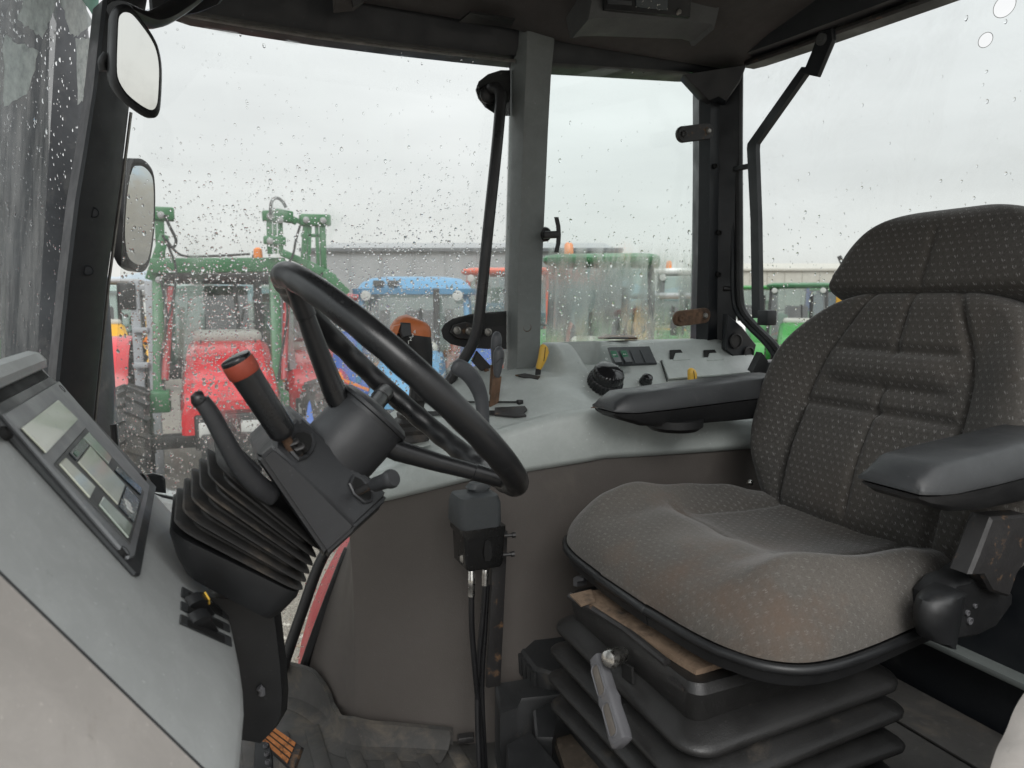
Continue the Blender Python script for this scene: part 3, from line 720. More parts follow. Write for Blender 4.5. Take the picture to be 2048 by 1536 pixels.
b = MB(); b.box(rwi(1552, 635, 0.03), (0.03, 0.034, 0.036), bev=0.003); b.build('foot_block', M['frame_black'], st)

# linkage bracket at the foot of the rear pillar
bk = thing('hinge_bracket', 'black steel bracket with round bosses at the foot of the rear pillar', 'bracket', at(1480, 690, y=1.42))
b = MB(); b.prism([at(px, py, y=1.41) for px, py in ((1455, 628), (1485, 654), (1513, 690), (1508, 712), (1492, 726), (1470, 716), (1452, 700))], (0.01, 0.03, 0), bev=0.003); b.build('plate', M['frame_black'], bk)
for (px, py, r0) in ((1471, 682, 0.020), (1497, 705, 0.016)):
    b = MB(); b.lathe(at(px, py, y=1.408), (0, -1, 0), [(r0, -0.004), (r0, 0.004), (r0 * 0.8, 0.005), (r0 * 0.72, 0.001), (r0 * 0.3, 0.001)], 22); b.build('boss', M['rust_black'], bk)
wg = MB(); wg.prism([at(px, py, y=1.30) for px, py in ((1506, 742), (1524, 705), (1536, 722), (1530, 760))], (0.01, 0.03, 0)); fl = wg.build('rubber_flap', M['seal']); tag(fl, 'black pointed rubber flap between the console and the seat back', 'flap')

# windscreen: only its far strip shows, very oblique
wf = thing('windscreen', 'dirty wet windscreen at the far left edge', 'window', (-0.28, 1.2, 0))
plan_w = curve([(-0.232, 1.455, 0), (-0.262, 1.33, 0), (-0.29, 1.15, 0), (-0.315, 0.85, 0), (-0.29, 0.5, 0), (-0.232, 0.2, 0)], 6)
b = MB(); b.sheet([[V((p.x - 0.05 * (1 - t) + 0.06 * t, p.y, 0.55 + t * 0.95)) for t in (0, 0.25, 0.5, 0.75, 1.0)] for p in plan_w]); b.build('pane', M['glass_front'], wf)
def wpt(px, py, k=0.0):                         # point on the windscreen near its far end
    A = V((-0.232, 1.455, 0)); B = V((-0.262, 1.33, 0))
    n = V((-(B - A).y, (B - A).x, 0)).normalized()
    p = at_plane(px, py, A, n); dx = -0.05 + 0.11 * (p.z - 0.55) / 0.95
    p = at_plane(px, py, A + V((dx, 0, 0)), n); return p + V((k, 0, 0))
P_, r_ = [], []
for i in range(900):
    px, py = random.uniform(-30, 185), random.uniform(-10, 740)
    if px < 200 - py * 0.11: P_.append(wpt(px, py, -0.002)); r_.append(drop_r() * 0.8)
drops(wf, P_, (-1, -0.2, 0), r_)
stk = pane_mat('sticker_film', tint=(0.62, 0.66, 0.66), veil=lambda q: q.rng(q.noise(40, 5, 0.7), 0.3, 0.7, 0.25, 0.65))
for poly_px in ([(0, 70), (20, 80), (72, 102), (46, 188), (0, 215)], [(40, -10), (108, -10), (98, 30), (80, 72), (60, 62), (30, 42)], [(112, -10), (158, -8), (183, 48), (150, 72), (135, 68)], [(146, 76), (180, 74), (160, 200), (150, 206)]):
    tp_ = []
    for i, (a_, c_) in enumerate(zip(poly_px, poly_px[1:] + poly_px[:1])):       # torn, uneven edges
        tp_ += [(lerp(a_[0], c_[0], f_) + random.uniform(-3, 3), lerp(a_[1], c_[1], f_) + random.uniform(-4, 4)) for f_ in (0, 0.2, 0.4, 0.6, 0.8)]
    b = MB(); b.prism([wpt(px, py, 0.004) for px, py in tp_], (0.0008, 0, 0)); b.build('torn_sticker', stk, wf)
gt = mat('green_tape', (0.0, 0.30, 0.16), 0.4)
b = MB(); b.prism([wpt(px, py, 0.006) for px, py in ((150, -10), (190, -10), (186, 44), (172, 20))], (0.0008, 0, 0)); b.build('green_tape', gt, wf)

# ================================================================== DASH: slanted console with the instrument cluster
DS = V((0.556, 0, -0.831)).normalized(); DM = V((-DS.z, 0, DS.x)); DP = V((-0.063, 0, 0.66))
def dpt(t, y, h=0.0): return DP + DS * t + DM * h + V((0, y, 0))
def dpx(px, py, h=0.0): return at_plane(px, py, DP + DM * h, DM)
dash = thing('dashboard', 'sloping grey dashboard with instrument cluster beside the steering column', 'dashboard', (-0.1, 0.75, 0.4))
def dash_h(y):                                    # cross profile: flat, far shoulder, near flank falling away
    return interp(y, [(0.40, -0.062), (0.50, -0.031), (0.60, -0.011), (0.66, -0.002), (0.70, 0.0), (1.00, 0.0), (1.035, -0.006), (1.06, -0.03), (1.07, -0.10)])
tend = lambda y: interp(y, [(0.40, 0.185), (0.60, 0.174), (0.75, 0.172), (0.90, 0.160), (0.93, 0.15), (1.07, 0.10)])
ys = [1.07, 1.065, 1.05, 1.035, 1.02, 0.98, 0.93, 0.90, 0.86, 0.80, 0.75, 0.72, 0.70, 0.68, 0.66, 0.63, 0.60, 0.58, 0.57, 0.5575]
def dash_rows(ys, grow=0.0):
    G = []
    for y in ys:
        h0 = dash_h(y) + grow; te = tend(y); row = []
        row.append(dpt(-0.20, y, h0) + V((-0.16, 0, -0.05))); row.append(dpt(-0.203, y, h0) + V((-0.02, 0, 0.0)))
        for k in range(15): row.append(dpt(lerp(-0.195, te - 0.02, k / 14), y, h0))
        for a in (30, 60, 90): row.append(dpt(te - 0.02 + 0.02 * math.sin(R(a)), y, h0 - 0.02 + 0.02 * math.cos(R(a))))
        row.append(dpt(te - 0.002, y, h0 - 0.06)); row.append(dpt(te - 0.03, y, h0 - 0.16)); row.append(dpt(te - 0.08, y, h0 - 0.30))
        G.append(row)
    return G
b = MB(); b.sheet(dash_rows(ys)); b.build('console_shell', M['dash'], dash)
# groove, then the beige side panel nearest the door
b = MB(); b.sheet(dash_rows([0.5575]) + dash_rows([0.5570, 0.5545], -0.006) + dash_rows([0.5540])); b.build('groove', M['cluster_edge'], dash)
b = MB(); b.sheet(dash_rows([0.5540, 0.550, 0.54, 0.52, 0.50, 0.47, 0.44, 0.40, 0.34, 0.30], 0.0)); b.build('side_panel', M['beige'], dash)
# hood over the cluster
b = MB(); G = []
for y, k in ((1.005, 0.0), (1.0, 0.5), (0.985, 0.9), (0.96, 1), (0.85, 1), (0.7, 1), (0.55, 1), (0.40, 0.9)):
    G.append([dpt(t, y, dash_h(y) * (1 if y < 0.9 else 0) + h * (0.25 + 0.75 * k)) for t, h in ((-0.195, -0.075), (-0.215, -0.020), (-0.216, 0.004), (-0.208, 0.013), (-0.197, 0.014), (-0.190, 0.009), (-0.190, 0.003), (-0.20, 0.001))])
b.sheet(G); b.build('hood', M['dash'], dash)
b = MB(); b.prism([dpt(-0.190, 0.985, 0.001), dpt(-0.176, 0.99, 0.001), dpt(-0.176, 0.55, 0.001), dpt(-0.190, 0.55, 0.001)], DM * 0.001); b.build('hood_gap', M['dark_hole'], dash)
# cluster: black surround, grey bezel, display glasses
cl_out = [dpx(118, 775), dpx(308, 978), dpx(305, 992), dpx(274, 1156), dpx(264, 1154), dpt(-0.18, 0.70), dpt(-0.18, 0.985)]
b = MB(); b.prism(cl_out, DM * 0.004, bev=0.002); b.build('cluster_surround', M['cluster_edge'], dash)
bz = [dpt(-0.170, 0.985, 0.004), dpx(294, 975, 0.004), dpx(290, 1000, 0.004), dpx(262, 1118, 0.004), dpx(252, 1122, 0.004), dpt(-0.170, 0.715, 0.004)]
b = MB(); b.prism(bz, DM * 0.004, bev=0.002); cl = b.build('cluster_bezel', M['cluster'], dash)
b = MB(); fr_px = [(170, 857), (287, 985), (258, 1090), (107, 928)]
b.prism([dpx(px, py, 0.008) for px, py in fr_px], DM * 0.0012, bev=0.001); b.build('display_surround', M['radio'], cl)
for poly_px, m in (([(41, 857), (114, 801), (154, 840), (90, 907)], 'lcd_pale'), ([(175, 865), (165, 876), (216, 929), (222, 917)], 'lcd_green'),
                   ([(234, 934), (228, 942), (280, 991), (282, 979)], 'lcd_dark'), ([(129, 917), (117, 929), (178, 997), (189, 976)], 'lcd_pale'),
                   ([(205, 995), (196, 1010), (255, 1077), (263, 1053)], 'lcd_green'), ([(178, 894), (154, 925), (234, 1010), (248, 972)], 'lcd_pale'),
                   ([(163, 878), (137, 907), (151, 922), (175, 892)], 'lcd_dark'), ([(251, 974), (236, 1013), (266, 1045), (277, 1003)], 'lcd_dark')):
    b = MB(); b.prism([dpx(px, py, 0.0094) for px, py in poly_px], DM * 0.0016, bev=0.0008); b.build('display_glass', M[m], cl)
b = MB(); b.prism([dpx(px, py, 0.0112) for px, py in ((152, 898), (160, 905), (155, 913), (147, 906))], DM * 0.0004); b.build('green_indicator', M['green_lens'], cl)
letters('000', 0.015, dpx(257, 1011, 0.0118), dpx(263, 1030, 0.0118) - dpx(251, 993, 0.0118), DM.cross(dpx(263, 1030) - dpx(251, 993)), M['white_mark'], cl)
for px, py in ((118, 781), (282, 957), (243, 1107), (8, 868)):
    b = MB(); b.lathe(dpx(px, py, 0.004), DM, [(0.006, -0.002), (0.006, 0.0035), (0.0048, 0.0045), (0.004, 0.001), (0.001, 0.001)], 16); b.build('screw', M['dark_hole'], dash)
# slider switches
for (a_, c_, e_, g_), kn in (((( 363, 1172), (455, 1222), (456, 1243), (361, 1196)), None), (((361, 1201), (457, 1249), (459, 1268), (360, 1222)), (378, 1206)), (((360, 1227), (460, 1273), (463, 1297), (358, 1250)), (384, 1240))):
    a_, c_, e_, g_ = [(lerp(p[0], q_[0], 0.12), lerp(p[1], q_[1], 0.12)) for p, q_ in ((a_, g_), (c_, e_), (e_, c_), (g_, a_))]
    b = MB(); b.prism([dpx(*p, 0.0005) for p in (a_, c_, e_, g_)], DM * 0.0015, bev=0.0006); sl_ = b.build('slider_slot', M['cluster_edge'], dash)
    i0 = [dpx(*p, 0.002) for p in (a_, c_, e_, g_)]; cc = sum(i0, V((0, 0, 0))) / 4
    b = MB(); b.prism([cc + (p - cc) * 0.72 for p in i0], DM * 0.0006); b.build('slot_floor', M['dark_hole'], sl_)
    if kn:
        d1 = (dpx(*c_) - dpx(*a_)).normalized(); w1 = DM.cross(d1)
        k0 = dpx(*kn, 0.002)
        rg = []
        for s_, hh_, ww in ((-0.004, 0.002, 0.0065), (0.0, 0.011, 0.0065), (0.010, 0.014, 0.0065), (0.020, 0.009, 0.0045), (0.052, 0.0025, 0.002)):
            p = k0 + d1 * s_; rg.append([p + w1 * ww, p + w1 * ww * 0.8 + DM * hh_, p - w1 * ww * 0.8 + DM * hh_, p - w1 * ww])
        b = MB(); b.rings(rg); kb = b.build('slider_knob', M['black'], sl_, sharp=60)
        if kn[0] == 378:
            b = MB(); p = k0 + d1 * 0.0155 + DM * 0.0128; b.bar(p - w1 * 0.005, p + w1 * 0.005, 0.010, 0.0016, ref=DM + d1 * 0.5); b.build('yellow_tab', M['yellow'], sl_)
# small black tab standing behind the cluster edge
b = MB(); b.prism([at(px, py, y=1.06) for px, py in ((293, 950), (306, 948), (325, 953), (330, 960), (332, 988), (310, 985))], (0, 0.012, 0), bev=0.003); b.build('clip_tab', M['black'], dash)
# black shroud below the console
b = MB(); rg = []
for py, xl, xr in ((1195, 470, 560), (1225, 480, 562), (1260, 488, 566), (1320, 494, 573), (1380, 500, 577), (1420, 505, 574), (1450, 512, 556), (1475, 515, 528)):
    A = at(xl - 60, py, y=0.84); B = at(xr, py, y=0.86)
    rg.append([A, B.lerp(A, 0.12) + V((0, -0.012, 0)), B, B + V((-0.004, 0.06, 0)), B + V((-0.03, 0.10, 0)), A + V((0, 0.10, 0))])
b.rings(rg); sh_ = b.build('lower_shroud', M['black'], dash)
b = MB(); b.tube([at(518, 1375, y=0.84), at(524, 1380, y=0.84), at(524, 1390, y=0.84)], 0.004, 8); b.build('clip', M['handle_grey'], sh_)

# ================================================================== steering column
AX = V((1, 0, 1)).normalized(); TX = V((1, 0, -1)).normalized(); SWC = V((0.228, 0.85, 0.797))
colm = thing('steering_column', 'black steering column with ribbed rubber boot rising from the dashboard', 'steering column', (0.03, 0.86, 0.56))
# base box and ribbed boot: quadrilaterals seen on the near side, carried 0.17 m across
def boot_ring(pl, pr, grow, y0=0.785, y1=0.955, r=0.022, n=5):
    A = at(*pl, y=y0); B = at(*pr, y=y0); ax = (B - A).normalized(); ln = (B - A).length
    c = (A + B) / 2 + V((0, (y1 - y0) / 2, 0))
    return [c + ax * u_ + V((0, v_, 0)) for u_, v_ in rrect(ln + 2 * grow, (y1 - y0) + 2 * grow, r + grow * 0.6, n)]
def bl(t): return (lerp(350, 452, t), lerp(1068, 928, t)), (lerp(596, 640, t), lerp(1190, 1092, t))
b = MB(); b.rings([boot_ring((362, 1150), (556, 1252), -0.004), boot_ring((352, 1122), (566, 1238), 0.0), boot_ring((345, 1080), (592, 1200), 0.004), boot_ring((346, 1066), (597, 1188), 0.004), boot_ring((352, 1064), (592, 1184), -0.006)])
b.build('boot_base', M['black'], colm)
b = MB(); rg = []; NR = 6
for i in range(NR):
    for tt, g in ((0.08, -0.012), (0.30, -0.007), (0.42, 0.004), (0.52, 0.007), (0.64, 0.006), (0.72, -0.002), (0.90, -0.012)):
        t = (i + tt) / NR; rg.append(boot_ring(*bl(t), g * lerp(1.0, 0.9, t)))
b.rings(rg); b.build('rubber_boot', M['rubber'], colm, sharp=50)
# housing
hA = [(517, 915), (549, 891), (594, 942), (713, 1050), (706, 1062), (652, 1110)]
hB = [(509, 912), (552, 870), (599, 834), (776, 991), (768, 1010), (650, 1119)]
A = [at(*p, y=0.762) for p in hA]; B = [at(*p, y=0.812) for p in hB]
b = MB(); b.rings([A, B, [p + V((0, 0.12, 0)) for p in B], [p.lerp(sum(A, V((0, 0, 0))) / 6, 0.08) + V((0, 0.15, 0)) for p in B]])
bmesh.ops.bevel(b.bm, geom=list(b.bm.edges), offset=0.004, segments=2, affect='EDGES')
hs_ = b.build('column_housing', M['column'], colm)
# dark lever opening on the upper facet, with a raised lip
fN = (A[2] - B[2]).cross(B[3] - B[2]).normalized(); fN = fN if fN.y < 0 else -fN
def hpx(px, py, k=0.0): return at_plane(px, py, B[2] + fN * k, fN)
op = [(578, 876), (590, 862), (606, 860), (622, 868), (627, 884), (622, 902), (610, 914), (596, 918), (584, 905), (576, 890)]
oc_ = [hpx(*p, 0.0015) for p in op]
b = MB(); b.prism(oc_, fN * 0.0008); b.build('lever_opening', M['dark_hole'], hs_)
b = MB(); b.tube([p for p in oc_], 0.0028, 6, closed=True); b.build('opening_lip', M['column'], hs_)
op2 = [(700, 968), (707, 952), (722, 958), (744, 985), (742, 1002), (728, 1004), (708, 988)]
oc2 = [hpx(*p, 0.0015) for p in op2]
b = MB(); b.prism(oc2, fN * 0.0008); b.build('stalk_opening', M['dark_hole'], hs_)
b = MB(); b.tube(oc2, 0.002, 6, closed=True); b.build('opening_lip', M['column'], hs_)
for k in range(2):
    b = MB(); b.tube([at(588 + 12 * k, 898 + 10 * k, y=0.774), at(583 + 12 * k, 888 + 10 * k, y=0.768), at(592 + 12 * k, 882 + 10 * k, y=0.768), at(598 + 12 * k, 890 + 10 * k, y=0.775)], 0.0035, 8); b.build('boot_fold', M['rust_black'], hs_)
# hub cylinder under the wheel
hubc = SWC - AX * 0.115
b = MB(); b.lathe(hubc, AX, [(0.046, -0.01), (0.0475, 0.01), (0.0475, 0.055), (0.0455, 0.060), (0.0455, 0.064), (0.049, 0.066), (0.049, 0.070), (0.043, 0.075), (0.02, 0.079)], 40); b.build('hub_cover', M['column'], colm)

# red-banded reverser lever, long stalk, short stalk
lv = thing('reverser_lever', 'black grip lever with red band and glossy cap on the steering column', 'lever', at(590, 905, y=0.785))
g0, g1 = at(568, 868, y=0.765), at(470, 716, y=0.755)
ax = (g1 - g0).normalized(); ln = (g1 - g0).length
b = MB(); b.tube(curve([at(592, 912, y=0.785), at(582, 896, y=0.775), g0], 5), 0.0055, 10); b.build('shaft', M['rust'], lv)
b = MB(); b.lathe(g0, ax, [(0.010, -0.003), (0.0125, 0.0), (0.0140, 0.004), (0.0142, ln * 0.4), (0.0150, ln - 0.021), (0.0150, ln - 0.0195)], 28); b.build('grip', M['wheel'], lv)
b = MB(); b.lathe(g0, ax, [(0.0152, ln - 0.0195), (0.0163, ln - 0.017), (0.0163, ln - 0.005), (0.0158, ln - 0.0035)], 28); b.build('band', M['redband'], lv)
gb = mat('glossy_black', (0.012, 0.012, 0.013), 0.12, var=0.05, rvar=0.02, smudge=0.05)
b = MB(); b.lathe(g0, ax, [(0.0155, ln - 0.0035), (0.0155, ln - 0.0008), (0.0148, ln + 0.0004), (0.0135, ln + 0.0008), (0.004, ln + 0.0014)], 28); b.build('cap', gb, lv)

ls = thing('turn_signal_stalk', 'long thin black curved stalk on the steering column', 'stalk', at(540, 985, y=0.79))
pts = curve([at(548, 992, y=0.79), at(515, 970, y=0.775), at(478, 928, y=0.765), at(447, 874, y=0.76), at(420, 825, y=0.758), at(401, 800, y=0.757)], 6)
b = MB(); b.tube(pts, [lerp(0.0125, 0.0088, i / (len(pts) - 1)) * (0.75 if i in (0, len(pts) - 1) else 1) for i in range(len(pts))], 14, flat=0.72); b.build('arm', M['column'], ls)
b = MB(); b.tube(curve([at(402, 806, y=0.756), at(396, 798, y=0.756), at(406, 795, y=0.758)], 4), [0.0065, 0.0075, 0.0075, 0.0075, 0.0075, 0.0075, 0.0075, 0.0075, 0.005], 12); b.build('tip', M['wheel'], ls)
b = MB(); b.tube([at(512, 950, y=0.79), at(470, 905, y=0.80), at(450, 880, y=0.81)], [0.009, 0.007, 0.006], 10, flat=0.5); b.build('rear_rib', M['column'], ls)
ss = thing('short_stalk', 'short black stalk with round end below the steering wheel spoke', 'stalk', at(722, 978, y=0.78))
b = MB(); b.tube([at(716, 984, y=0.785), at(735, 975, y=0.775), at(752, 968, y=0.765)], 0.0045, 10); b.build('shaft', M['rust_black'], ss)
k0, k1 = at(745, 971, y=0.767), at(787, 956, y=0.742); ax = (k1 - k0).normalized(); ln = (k1 - k0).length
b = MB(); b.lathe(k0, ax, [(0.006, 0), (0.0082, 0.004), (0.0088, ln - 0.012), (0.0106, ln - 0.006), (0.0106, ln - 0.002), (0.0092, ln + 0.001), (0.003, ln + 0.0015)], 22); b.build('knob', M['column'], ss)

# ------------------------------------------------------------------ steering wheel
sw = thing('steering_wheel', 'black three-spoke steering wheel with finger-scalloped rim', 'steering wheel', SWC)
RW = 0.187; rt = 0.0150
b = MB(); rg = []; NS = 180; NT_ = 18
for i in range(NS):
    ph = 2 * math.pi * i / NS
    e = V((0, math.cos(ph), 0)) + TX * math.sin(ph); c = SWC + e * RW
    ring = []
    for k in range(NT_):
        th = 2 * math.pi * k / NT_
        inner = max(0.0, -math.cos(th)) * 0.7 + max(0.0, -math.sin(th)) * 0.5
        wv = 0.5 + 0.5 * math.cos(ph * 28)
        far = smoothstep(-0.55, 0.0, math.cos(ph)) * 0.6 + 0.4
        rr_ = rt * (1 - 0.20 * inner * wv * far)
        ring.append(c + (e * math.cos(th) + AX * math.sin(th)) * rr_)
    rg.append(ring)
b.rings(rg, closed=True); b.build('rim', M['wheel'], sw, sharp=80)
for a0 in (-97, 12, 104):
    ph = R(a0); e = V((0, math.cos(ph), 0)) + TX * math.sin(ph); side = AX.cross(e)
    rg = []
    for s_, u_, wd_, th_ in ((0.030, -0.068, 0.032, 0.026), (0.052, -0.062, 0.026, 0.025), (0.10, -0.040, 0.0235, 0.0215), (0.140, -0.020, 0.0225, 0.019), (0.1405, -0.0195, 0.0245, 0.021), (0.168, -0.006, 0.0245, 0.020), (0.186, 0.0, 0.023, 0.014)):
        c = SWC + e * s_ + AX * u_; q_ = (AX * 0.93 - e * 0.36).normalized()
        rg.append([c + side * (wd_ / 2 * math.cos(R(a))) * 1.12 + q_ * (th_ / 2 * math.sin(R(a))) * 1.12 for a in (20, 45, 70, 110, 135, 160, 200, 225, 250, 290, 315, 340)])
    b = MB(); b.rings(rg); b.build('spoke', M['wheel'], sw, sharp=45)
b = MB(); b.lathe(SWC - AX * 0.052, AX, [(0.036, -0.01), (0.0455, -0.004), (0.0465, 0.004), (0.044, 0.010), (0.03, 0.014), (0.004, 0.015)], 40); b.build('horn_cap', M['column'], sw)
b = MB(); b.tube([SWC - AX * 0.046 + (V((0, math.cos(t), 0)) + TX * math.sin(t)) * 0.0462 for t in [2 * math.pi * i / 40 for i in range(40)]], 0.0012, 6, closed=True); b.build('trim_ring', M['dull_steel'], sw)

# ================================================================== RIGHT-HAND CONSOLE on the wheel arch
rc = thing('side_console', 'grey moulded side console along the far wall under the windows', 'console', (0.8, 1.38, 0.6))
plan_fine = [(p.x, p.y) for p in plan]
def wall_y(x):
    return interp(x, [(0.275, 1.375), (0.335, 1.335), (0.40, 1.298), (0.47, 1.262), (0.58, 1.230), (0.70, 1.205), (0.85, 1.187), (1.0, 1.175), (1.36, 1.16)])
def rim_z(x): return cinterp(x, [(0.27, 0.545), (0.36, 0.574), (0.487, 0.626), (0.60, 0.660), (0.70, 0.676), (0.80, 0.676), (0.95, 0.662), (1.08, 0.640), (1.40, 0.63)])
def con_z(x, y):
    yw = wall_y(x) + 0.01; zr_ = rim_z(x)
    za = zr_ + 0.005 + 0.33 * max(0, y - yw - 0.03)
    za = min(za, 0.752)
    zb_ = 0.674 + (0.80 - 0.674) * smoothstep(1.285, 1.475, y) * 1.0
    lin_ = 0.674 + (0.80 - 0.674) * min(1, max(0, (y - 1.30) / 0.175))
    zb_ = 0.45 * zb_ + 0.55 * lin_
    m_ = smoothstep(0.715, 0.80, x + 0.10 * smoothstep(1.36, 1.47, y) - 0.02)
    z = lerp(za, zb_, m_)
    # flat seat of the yellow lever
    k = smoothstep(0.62, 0.67, x) * (1 - smoothstep(0.735, 0.765, x)) * smoothstep(1.36, 1.40, y)
    z = lerp(z, 0.733, k * 0.9)
    # pocket behind the horn
    k = smoothstep(0.805, 0.822, x) * (1 - smoothstep(0.905, 0.922, x)) * smoothstep(1.375, 1.43, y) * (1 - smoothstep(1.515, 1.53, y))
    z -= 0.055 * k
    # rear end rolls down
    z -= 0.10 * smoothstep(1.26, 1.37, x) * smoothstep(1.25, 1.45, y)
    return z
xs = [0.262 + i * 0.0062 for i in range(182)]
G = []
for x in xs:
    yw = wall_y(x); zt = rim_z(x); zl = wall_top(x)
    fx = smoothstep(0.262, 0.30, x)
    row = [V((x, yw + 0.006, zl - 0.012)), V((x, yw - 0.006, zl - 0.004)), V((x, yw - 0.010, zl + 0.004)), V((x, yw - 0.004, lerp(zl, zt, 0.5))), V((x, yw + 0.000, zt - 0.010)), V((x, yw + 0.004, zt)), V((x, yw + 0.010, zt + 0.006)), V((x, yw + 0.022, zt + 0.008))]
    y0 = yw + 0.034; y1 = yW(0.72) - 0.028
    for k in range(46):
        y = lerp(y0, y1, k / 45); row.append(V((x, y, lerp(zl, con_z(x, y), fx) if x < 0.30 else con_z(x, y))))
    dz_ = 0.2 * smoothstep(0.36, 0.50, x); row.append(V((x, y1 + 0.006, row[-1].z - 0.01 - 0.1 * dz_))); row.append(V((x, y1 + 0.006, row[-1].z - 0.01 - dz_)))
    G.append(row)
b = MB(); b.sheet(G); b.build('moulded_cover', M['console'], rc, sharp=60)
def con_n(x, y):
    e = 0.004; return V((-(con_z(x + e, y) - con_z(x - e, y)) / (2*e), -(con_z(x, y + e) - con_z(x, y - e)) / (2*e), 1)).normalized()
def cpx(px, py, k=0.0):                           # pixel dropped onto the console surface
    v = ray(px, py); s = 0.9
    for i in range(4000):
        p = CAM + v * s
        if p.y > wall_y(p.x) + 0.02 and p.z < con_z(p.x, p.y): break
        s += 0.0005
    p = CAM + v * s
    return p + con_n(p.x, p.y) * k
# rocker switches on the sloping panel
PX = V((1, 0, 0)); PU = V((0, 0.175, 0.126)).normalized(); PN = PX.cross(PU); PN = PN if PN.z > 0 else -PN
pan0 = cpx(1290, 712)
def ppx(px, py, k=0.0): return at_plane(px, py, pan0 + PN * (0.0035 + k), PN)
b = MB(); b.prism([ppx(*p, -0.004) for p in ((1214, 698), (1298, 696), (1313, 730), (1226, 734))], PN * 0.006, bev=0.002); sp = b.build('switch_plate', M['switch'], rc)
def quad(u0, u1, v0, v1):
    A, B_, C_, D_ = (1215, 699), (1297, 697), (1312, 729), (1227, 733)
    def bi(u_, v_):
        return (lerp(lerp(A[0], B_[0], u_), lerp(D_[0], C_[0], u_), v_), lerp(lerp(A[1], B_[1], u_), lerp(D_[1], C_[1], u_), v_))
    return [bi(u0, v0), bi(u1, v0), bi(u1, v1), bi(u0, v1)]
for i in range(4):
    u0, u1 = 0.03 + i * 0.245, 0.21 + i * 0.245
    b = MB(); top = [ppx(*p, 0.002) for p in quad(u0, u1, 0.08, 0.92)]
    c = sum(top, V((0, 0, 0))) / 4
    if i < 2:
        hi = [top[0] + PN * 0.001, top[1] + PN * 0.001, top[2] + PN * 0.007, top[3] + PN * 0.007]
        b.rings([top, [c + PN * 0.004 + (p - c - PN * 0.004) * 0.92 for p in hi]]); ro = b.build('rocker_switch', M['switch'], rc, sharp=20)
        b = MB(); qq = [ppx(*p, 0.0052) for p in quad(u0 + 0.02, u1 - 0.02, 0.10, 0.52)]; b.prism(qq, PN * 0.0012); b.build('green_window', M['green_lens'], ro)
        cpt = sum((ppx(*p, 0.0072) for p in quad(u0 + 0.02, u1 - 0.02, 0.10, 0.52)), V((0, 0, 0))) / 4
        letters(('oo', 'AA')[i], (0.008, 0.006)[i], cpt, PX, PU, M['white_mark'], ro, 'symbol')
    else:
        b.prism(top, PN * 0.002, bev=0.001); b.build('blanking_plate', M['switch'], rc)
for txt, px, py, sz in (('I', 1209, 706, 0.008), ('O', 1213, 718, 0.008), ('+', 1303, 703, 0.008), ('I', 1309, 714, 0.007), ('O', 1316, 724, 0.008), ('I', 1319, 726, 0.006)):
    letters(txt, sz, ppx(px, py, 0.0007), PX, PU, M['white_mark'], rc, 'marking')
for seg in (((1203, 692), (1208, 690), (1256, 689), (1259, 693)), ((1276, 691), (1279, 687), (1307, 685), (1307, 689))):
    b = MB(); b.tube([ppx(*p, 0.0005) for p in seg], 0.0005, 5); b.build('marking_line', M['white_mark'], rc)
# storage hatch with two finger notches
hp = [(1323, 723), (1505, 712), (1530, 745), (1336, 760)]
b = MB(); b.prism([ppx(*p, -0.003) for p in hp], PN * 0.005, bev=0.002); hat = b.build('hatch_lid', M['console'], rc)
b = MB(); b.tube([ppx(*p, 0.0005) for p in ((1322, 722), (1334, 763))], 0.0014, 6); b.build('hatch_gap', M['dark_hole'], hat)
b = MB(); b.tube([ppx(*p, 0.0005) for p in ((1322, 721), (1506, 711))], 0.0008, 6); b.build('hatch_gap', M['console_dark'], hat)
for px in (1339, 1407):
    b = MB(); b.prism([ppx(*p, 0.0) for p in ((px, 701), (px + 22, 700), (px + 27, 708), (px + 12, 707), (px + 8, 722), (px + 1, 722))], PN * 0.0015); b.build('finger_notch', M['dark_hole'], hat)
    b = MB(); b.prism([ppx(*p, 0.0) for p in ((px + 11, 708), (px + 30, 707), (px + 40, 721), (px + 6, 723))], PN * 0.0035, bev=0.001); b.build('hinge_tongue', M['console'], hat)
# air outlet on top of the console, screw
b = MB(); b.prism([at(px, py, z=0.803) for px, py in ((1196, 678), (1216, 673), (1268, 673), (1275, 679))], (0, 0, 0.004), bev=0.001); vt = b.build('air_outlet', M['rust'], rc)
b = MB(); b.prism([at(px, py, z=0.8075) for px, py in ((1208, 677), (1220, 675), (1256, 675), (1258, 678))], (0, 0, 0.001)); b.build('outlet_slot', M['dark_hole'], vt)
c = cpx(1190, 817); n_ = con_n(c.x, c.y)
b = MB(); b.lathe(c, n_, [(0.0085, -0.002), (0.0085, 0.002), (0.005, 0.003), (0.005, 0.006), (0.003, 0.007)], 16); b.build('screw', M['rust'], rc)

# big ribbed rotary knob and the small one
def rotary(name, lab, px, py, rad, hgt, nr, yy):
    t = thing(name, lab, 'knob', ppx(px, py))
    c = ppx(px, py, -0.004)
    b = MB(); b.lathe(c, PN, [(rad * 1.10, 0), (rad * 1.12, hgt * 0.20), (rad * 1.08, hgt * 0.42), (rad * 1.02, hgt * 0.46)], nr * 4, wave=lambda j, k: 1.0 + (0.045 if (k % 4) < 2 else -0.02)); b.build('ribbed_skirt', M['black'], t)
    b = MB(); b.lathe(c, PN, [(rad * 0.98, hgt * 0.44), (rad * 1.02, hgt * 0.5), (rad * 1.0, hgt * 0.78), (rad * 0.90, hgt * 0.93), (rad * 0.6, hgt * 1.02), (rad * 0.1, hgt * 1.05)], nr * 4, wave=lambda j, k: 1.0 + (0.02 if (k % 4) < 2 and j < 3 else 0)); b.build('knob_cap', gb, t)
    return t
